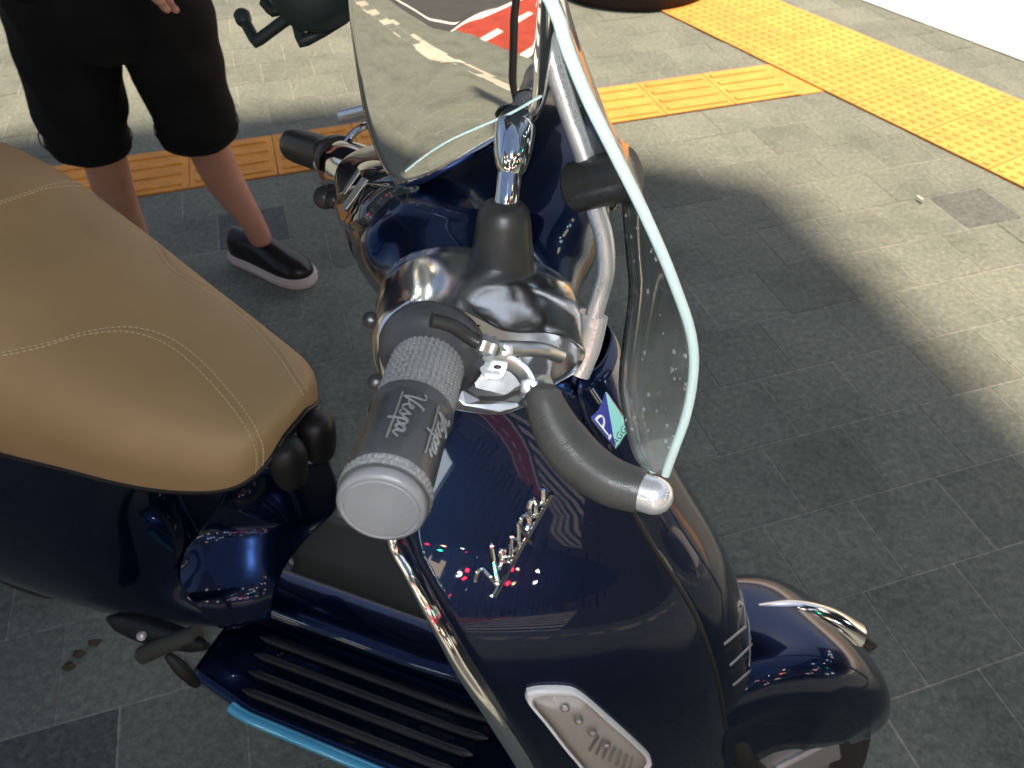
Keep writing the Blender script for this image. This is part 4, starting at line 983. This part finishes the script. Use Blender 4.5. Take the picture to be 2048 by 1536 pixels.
for sx_ in (-1, 1):
    mk('eye', lathe(head + across * .032 * sx_ + fdir * .082 + up * .02, fdir, [(-.01, .008), (0, .011), (.004, .008), (.006, .001)], 12), M['white'], per)
    mk('ear', lathe(head + across * .088 * sx_ + up * .0, across * sx_, [(-.005, .02), (.006, .026), (.01, .02), (.012, .004)], 12, squash=1.2), M['skin'], per)
mk('nose', lathe(head + fdir * .078 - up * .015, fdir, [(0, .016), (.012, .013), (.024, .007), (.028, .001)], 12, squash=1.5), M['skin'], per)
mk('mouth', tube([head + fdir * .086 - up * .055 + across * t for t in np.linspace(-.024, .024, 8)], .004, 8), M['skin'], per)
# slip-on shoes
def shoe(heel_, fd, name):
    sd_ = np.cross([0, 0, 1.], fd); L_ = .285
    prof = [(-.004, .022), (.0, .034), (.03, .040), (.08, .041), (.14, .046), (.20, .050), (.245, .045), (.272, .030), (.285, .010)]
    def outline(grow, z): 
        o = [(u + grow * (u - .14) / .14 * .5, w_ + grow) for u, w_ in prof]; pts = [heel_ + fd * u + sd_ * w_ for u, w_ in o] + [heel_ + fd * u - sd_ * w_ for u, w_ in o[::-1]]
        return np.array([p + np.array([0, 0, z]) for p in pts])
    so_ = mk(name, loft([outline(.004, .002), outline(.006, .008), outline(.006, .030), outline(.003, .035), outline(-.01, .035)], 24, 60, True, cap0=True, cap1=True), M['sole'], per)
    rows = []
    for k, (u, w_) in enumerate(prof):
        h = np.interp(u, [-.01, .0, .06, .11, .16, .22, .26, .285], [.05, .078, .082, .088, .074, .052, .040, .022])
        rows.append([heel_ + fd * u + sd_ * w_ * math.cos(t) * 1.02 + np.array([0, 0, .03 + (h - .0) * math.sin(t) ** .75]) for t in np.linspace(0.001, math.pi - .001, 17)])
    mk('shoe_upper', loft(rows, 40, 33, False, cap0=True, cap1=True), M['canvas'], so_)
    mk('shoe_welt', tube(np.vstack([outline(.0075, .022), outline(.0075, .022)[:1]]), .0022, 6), M['sole'], so_)
shoe(heel - [0, 0, .03] - fdir * .012, fdir, 'shoe')
fl2 = fdir * math.cos(1.5) - flat * math.sin(1.5)
shoe(np.array([ankL[0], ankL[1], 0]) - fl2 * .03 - fdir * .05, fl2, 'shoe')

# ================================================================== small things on the ground
c = G(1832, 398); d = np.array([.35, -.9, 0])
o = mk('cigarette_butt', tube([c + [0, 0, .01], c + d * .012 + [0, 0, .01], c + d * .028 + [0, 0, .01]], .0045, 10), M['butt']); tag(o, 'white cigarette butt lying beside the dark paver', 'cigarette butt')
lab = ['small dark dry leaf on the pavers below the footrest, nearest to it', 'small dark dry leaf below the footrest, middle of three', 'small dark dry leaf below the footrest, lowest of three', 'dark dry leaf on the pavers beyond the front fender']
for k, q in enumerate(((190, 1287), (158, 1310), (138, 1334), (1733, 1290))):
    c = G(*q); r_ = .012 if k < 3 else .016; n_ = 9
    rows = [[c + np.array([r_ * s * math.cos(t) * (1 + .3 * math.sin(3 * t + k)), r_ * s * .7 * math.sin(t) * (1 + .2 * math.cos(2 * t + k)), .004 + .006 * (1 - s) + .002 * math.sin(2 * t)]) for t in np.linspace(0, 2 * math.pi, 14, endpoint=False)] for s in (1, .6, .02)]
    o = mk('dry_leaf', grid(rows, True), M['leaf'], solid=.0008); tag(o, lab[k], 'leaf', 'leaves on the pavement')
# planter at the top edge
pc = G(1282, 24) ; r_ = .42; ctr = np.array([pc[0], pc[1] + r_, 0])
pl_ = mk('planter', lathe(ctr, (0, 0, 1), [(0, r_), (.012, r_ + .006), (.05, r_ + .004), (.07, r_ - .01), (.085, r_ - .03), (.085, r_ - .06), (.06, r_ - .07), (.06, .01)], 64), M['planter']); tag(pl_, 'low round dark brown stone planter ring at the top edge', 'planter')
ORG[pl_.name] = np.array(pl_.location)
mk('soil', lathe(ctr + [0, 0, .061], (0, 0, 1), [(0, r_ - .071), (.012, r_ * .6), (.02, .01)], 32), M['soil'], pl_)

# ================================================================== street lights and signals round the crossing (mirrored in paint and chrome)
def lamp_post(pos, h, m_, label, name='street_lamp', arm=(0, 0, 0), r_=.08, cat_='street lamp', group='lamps round the crossing'):
    e_ = empty(name, (pos[0], pos[1], -.14), label, cat_, group); p_ = np.array([pos[0], pos[1], -.14]); a_2 = np.array(arm, float)
    mk('pole', lathe(p_, (0, 0, 1), [(0, .09), (.3, .07), (h, .05)], 14), M['steel'], e_)
    if np.linalg.norm(a_2) > .1: mk('arm', tube([p_ + [0, 0, h - .05], p_ + a_2 * .6 + [0, 0, h + .1], p_ + a_2 + [0, 0, h + .1]], .035, 10), M['steel'], e_)
    c_ = p_ + a_2 + np.array([0, 0, h + .02])
    mk('lamp_head', lathe(c_ + [0, 0, .02], (0, 0, 1), [(0, r_ * 1.2), (.08, r_ * 1.1), (.14, r_ * .4)], 16), M['steel'], e_)
    mk('lamp', lathe(c_ + [0, 0, .02], (0, 0, -1), [(0, r_), (.04, r_ * .85), (.07, r_ * .4), (.075, .001)], 14), M[m_], e_)
def signal(pos, h, which, label):
    e_ = empty('traffic_signal', (pos[0], pos[1], -.14), label, 'traffic signal', 'signals round the crossing'); p_ = np.array([pos[0], pos[1], -.14])
    mk('pole', lathe(p_, (0, 0, 1), [(0, .08), (h, .05)], 14), M['steel'], e_)
    to = CAM - p_; to[2] = 0; to /= np.linalg.norm(to); sd_ = np.cross([0, 0, 1.], to); Mx = np.stack([sd_, to, [0, 0, 1.]])
    hd = mk('signal_head', box(p_ + to * .15 + [0, 0, h], .34, .2, .95, Mx), M['steel'], e_, smooth=False, bevel=.02)
    for k, m_ in enumerate(('g_red', 'steel', 'g_green')):
        lit = (k == 0 and which == 'r') or (k == 2 and which == 'g')
        mk('signal_lamp', lathe(p_ + to * .255 + [0, 0, h + .3 - .3 * k], to, [(0, .085), (.02, .075), (.035, .04), (.038, .001)], 18), M[m_] if lit else M['steel'], e_)
# lamps: (azimuth from +Y clockwise, distance, height, kind)
LAMPS = [(128, 9, 5.2), (142, 14, 6.5), (150, 20, 7), (118, 17, 6), (160, 11, 4.6), (104, 12, 5), (172, 18, 6), (95, 22, 7), (186, 15, 6), (205, 13, 5.5), (80, 14, 5),
         (166, 24, 3.0), (177, 22, 3.5), (154, 23, 4.4), (169, 13, 3.6), (181, 19, 3.2), (146, 24, 4.4), (190, 21, 4.2), (184, 16, 3.0), (188, 13, 2.6), (193, 18, 3.4), (196, 22, 3.0), (173, 20, 4.2), (175, 12, 1.5), (179, 15, 1.9), (182, 11, 1.3), (186, 17, 2.2), (189, 16, 1.6), (192, 12, 1.5), (195, 15, 2.4), (170, 15, 1.7), (199, 18, 2.0)]
side = lambda az: 'far to the right of' if az < 110 else 'to the right of' if az < 140 else 'right behind' if az < 180 else 'to the left behind'
for k, (az, ds, h) in enumerate(LAMPS):
    x, y = ds * math.sin(rad(az)), ds * math.cos(rad(az)); t_ = np.array([-x, -y, 0]) / ds
    kind = 'white' if k % 4 else 'warm'
    lamp_post((x, y), h, 'g_white' if k % 4 else 'g_warm', 'lit street lamp by the crossing, seen only as a glint in the paint', arm=t_ * 1.0)
for k, (az, ds, h, w_) in enumerate([(135, 11, 4.2, 'r'), (147, 16, 4.6, 'r'), (112, 13, 4.0, 'g'), (164, 14, 4.4, 'g'), (124, 19, 5, 'r'), (178, 12, 4.2, 'r'), (158, 17, 4.0, 'r'), (171, 16, 2.6, 'r'), (176, 14, 2.4, 'r'), (183, 18, 3.0, 'r'), (187, 15, 2.5, 'r'), (192, 14, 2.4, 'g'), (180, 13, 1.6, 'r'), (188, 19, 1.8, 'r'), (194, 17, 1.7, 'r'), (174, 17, 2.0, 'r')]):
    x, y = ds * math.sin(rad(az)), ds * math.cos(rad(az))
    signal((x, y), h, w_, 'traffic signal by the crossing, seen only as a %s glint in the paint' % ('red' if w_ == 'r' else 'green'))
# sign stand on the pavement behind the photographer
sp = tp(-2.2, 2.35); ss = empty('sign_stand', sp, 'dark sign post on a square base plate, mirrored in the chrome mirror', 'sign')
mk('base_plate', box(sp + [0, 0, .02], .5, .42, .04, np.stack([e1, e2, [0, 0, 1.]])), M['steel'], ss, smooth=False, bevel=.01)
mk('post', lathe(sp + [0, 0, .04], (0, 0, 1), [(0, .04), (.04, .03), (1.3, .03)], 14), M['steel'], ss)
mk('sign_board', box(sp + [0, 0, 1.5], .5, .04, .6, np.stack([e1, e2, [0, 0, 1.]])), M['steel'], ss, smooth=False, bevel=.01)

# ================================================================== dark buildings across the road (mirrored in paint and chrome)
M['facade'] = paving('dark_facade', [(.3, (.05, .05, .052)), (.7, (.08, .078, .075))]); M['winlit'] = glow('lit_window', (1, .78, .5), 5); M['winlit2'] = glow('lit_window_white', (.8, .95, 1), 6)
M['windark'] = mat('dark_window', (.01, .012, .015), .1)
def block(az, ds, wd, h, label, seed):
    rg = random.Random(seed); x, y = ds * math.sin(rad(az)), ds * math.cos(rad(az)); p_ = np.array([x, y, -.14]); to = -np.array([x, y, 0]) / ds; sd_ = np.cross([0, 0, 1.], to); Mx = np.stack([sd_, to, [0, 0, 1.]])
    e_ = empty('building', p_, label, 'building', 'buildings across the road')
    mk('wall', box(p_ - to * 4 + [0, 0, h / 2], wd, 8, h, Mx), M['facade'], e_, smooth=False)
    mk('parapet', box(p_ - to * 4 + [0, 0, h + .25], wd + .4, 8.4, .5, Mx), M['facade'], e_, smooth=False)
    nx, nz = int(wd // 2.6), int(h // 3.2)
    for i in range(nx):
        for j in range(nz):
            q = rg.random(); mm = 'winlit' if q < .09 else 'winlit2' if q < .16 else 'windark'
            mk('window', box(p_ + sd_ * ((i - (nx - 1) / 2) * 2.6) + [0, 0, 1.9 + j * 3.2] + to * .02, 1.2, .1, 1.3, Mx), M[mm], e_, smooth=False)
for k, (az, ds, wd, h, lb) in enumerate([(84, 27, 15.5, 15, 'dark office block far to the right across the road'), (113, 27, 15.5, 19, 'tall dark block right of the crossing'), (141, 28, 15.5, 14, 'dark block opposite the crossing'), (169, 27, 15.5, 18, 'dark building straight behind the photographer'), (197, 27, 15.5, 13, 'low dark building left behind the photographer'), (225, 28, 15.5, 17, 'dark building far to the left behind the photographer')]):
    block(az, ds, wd, h, lb, 40 + k)
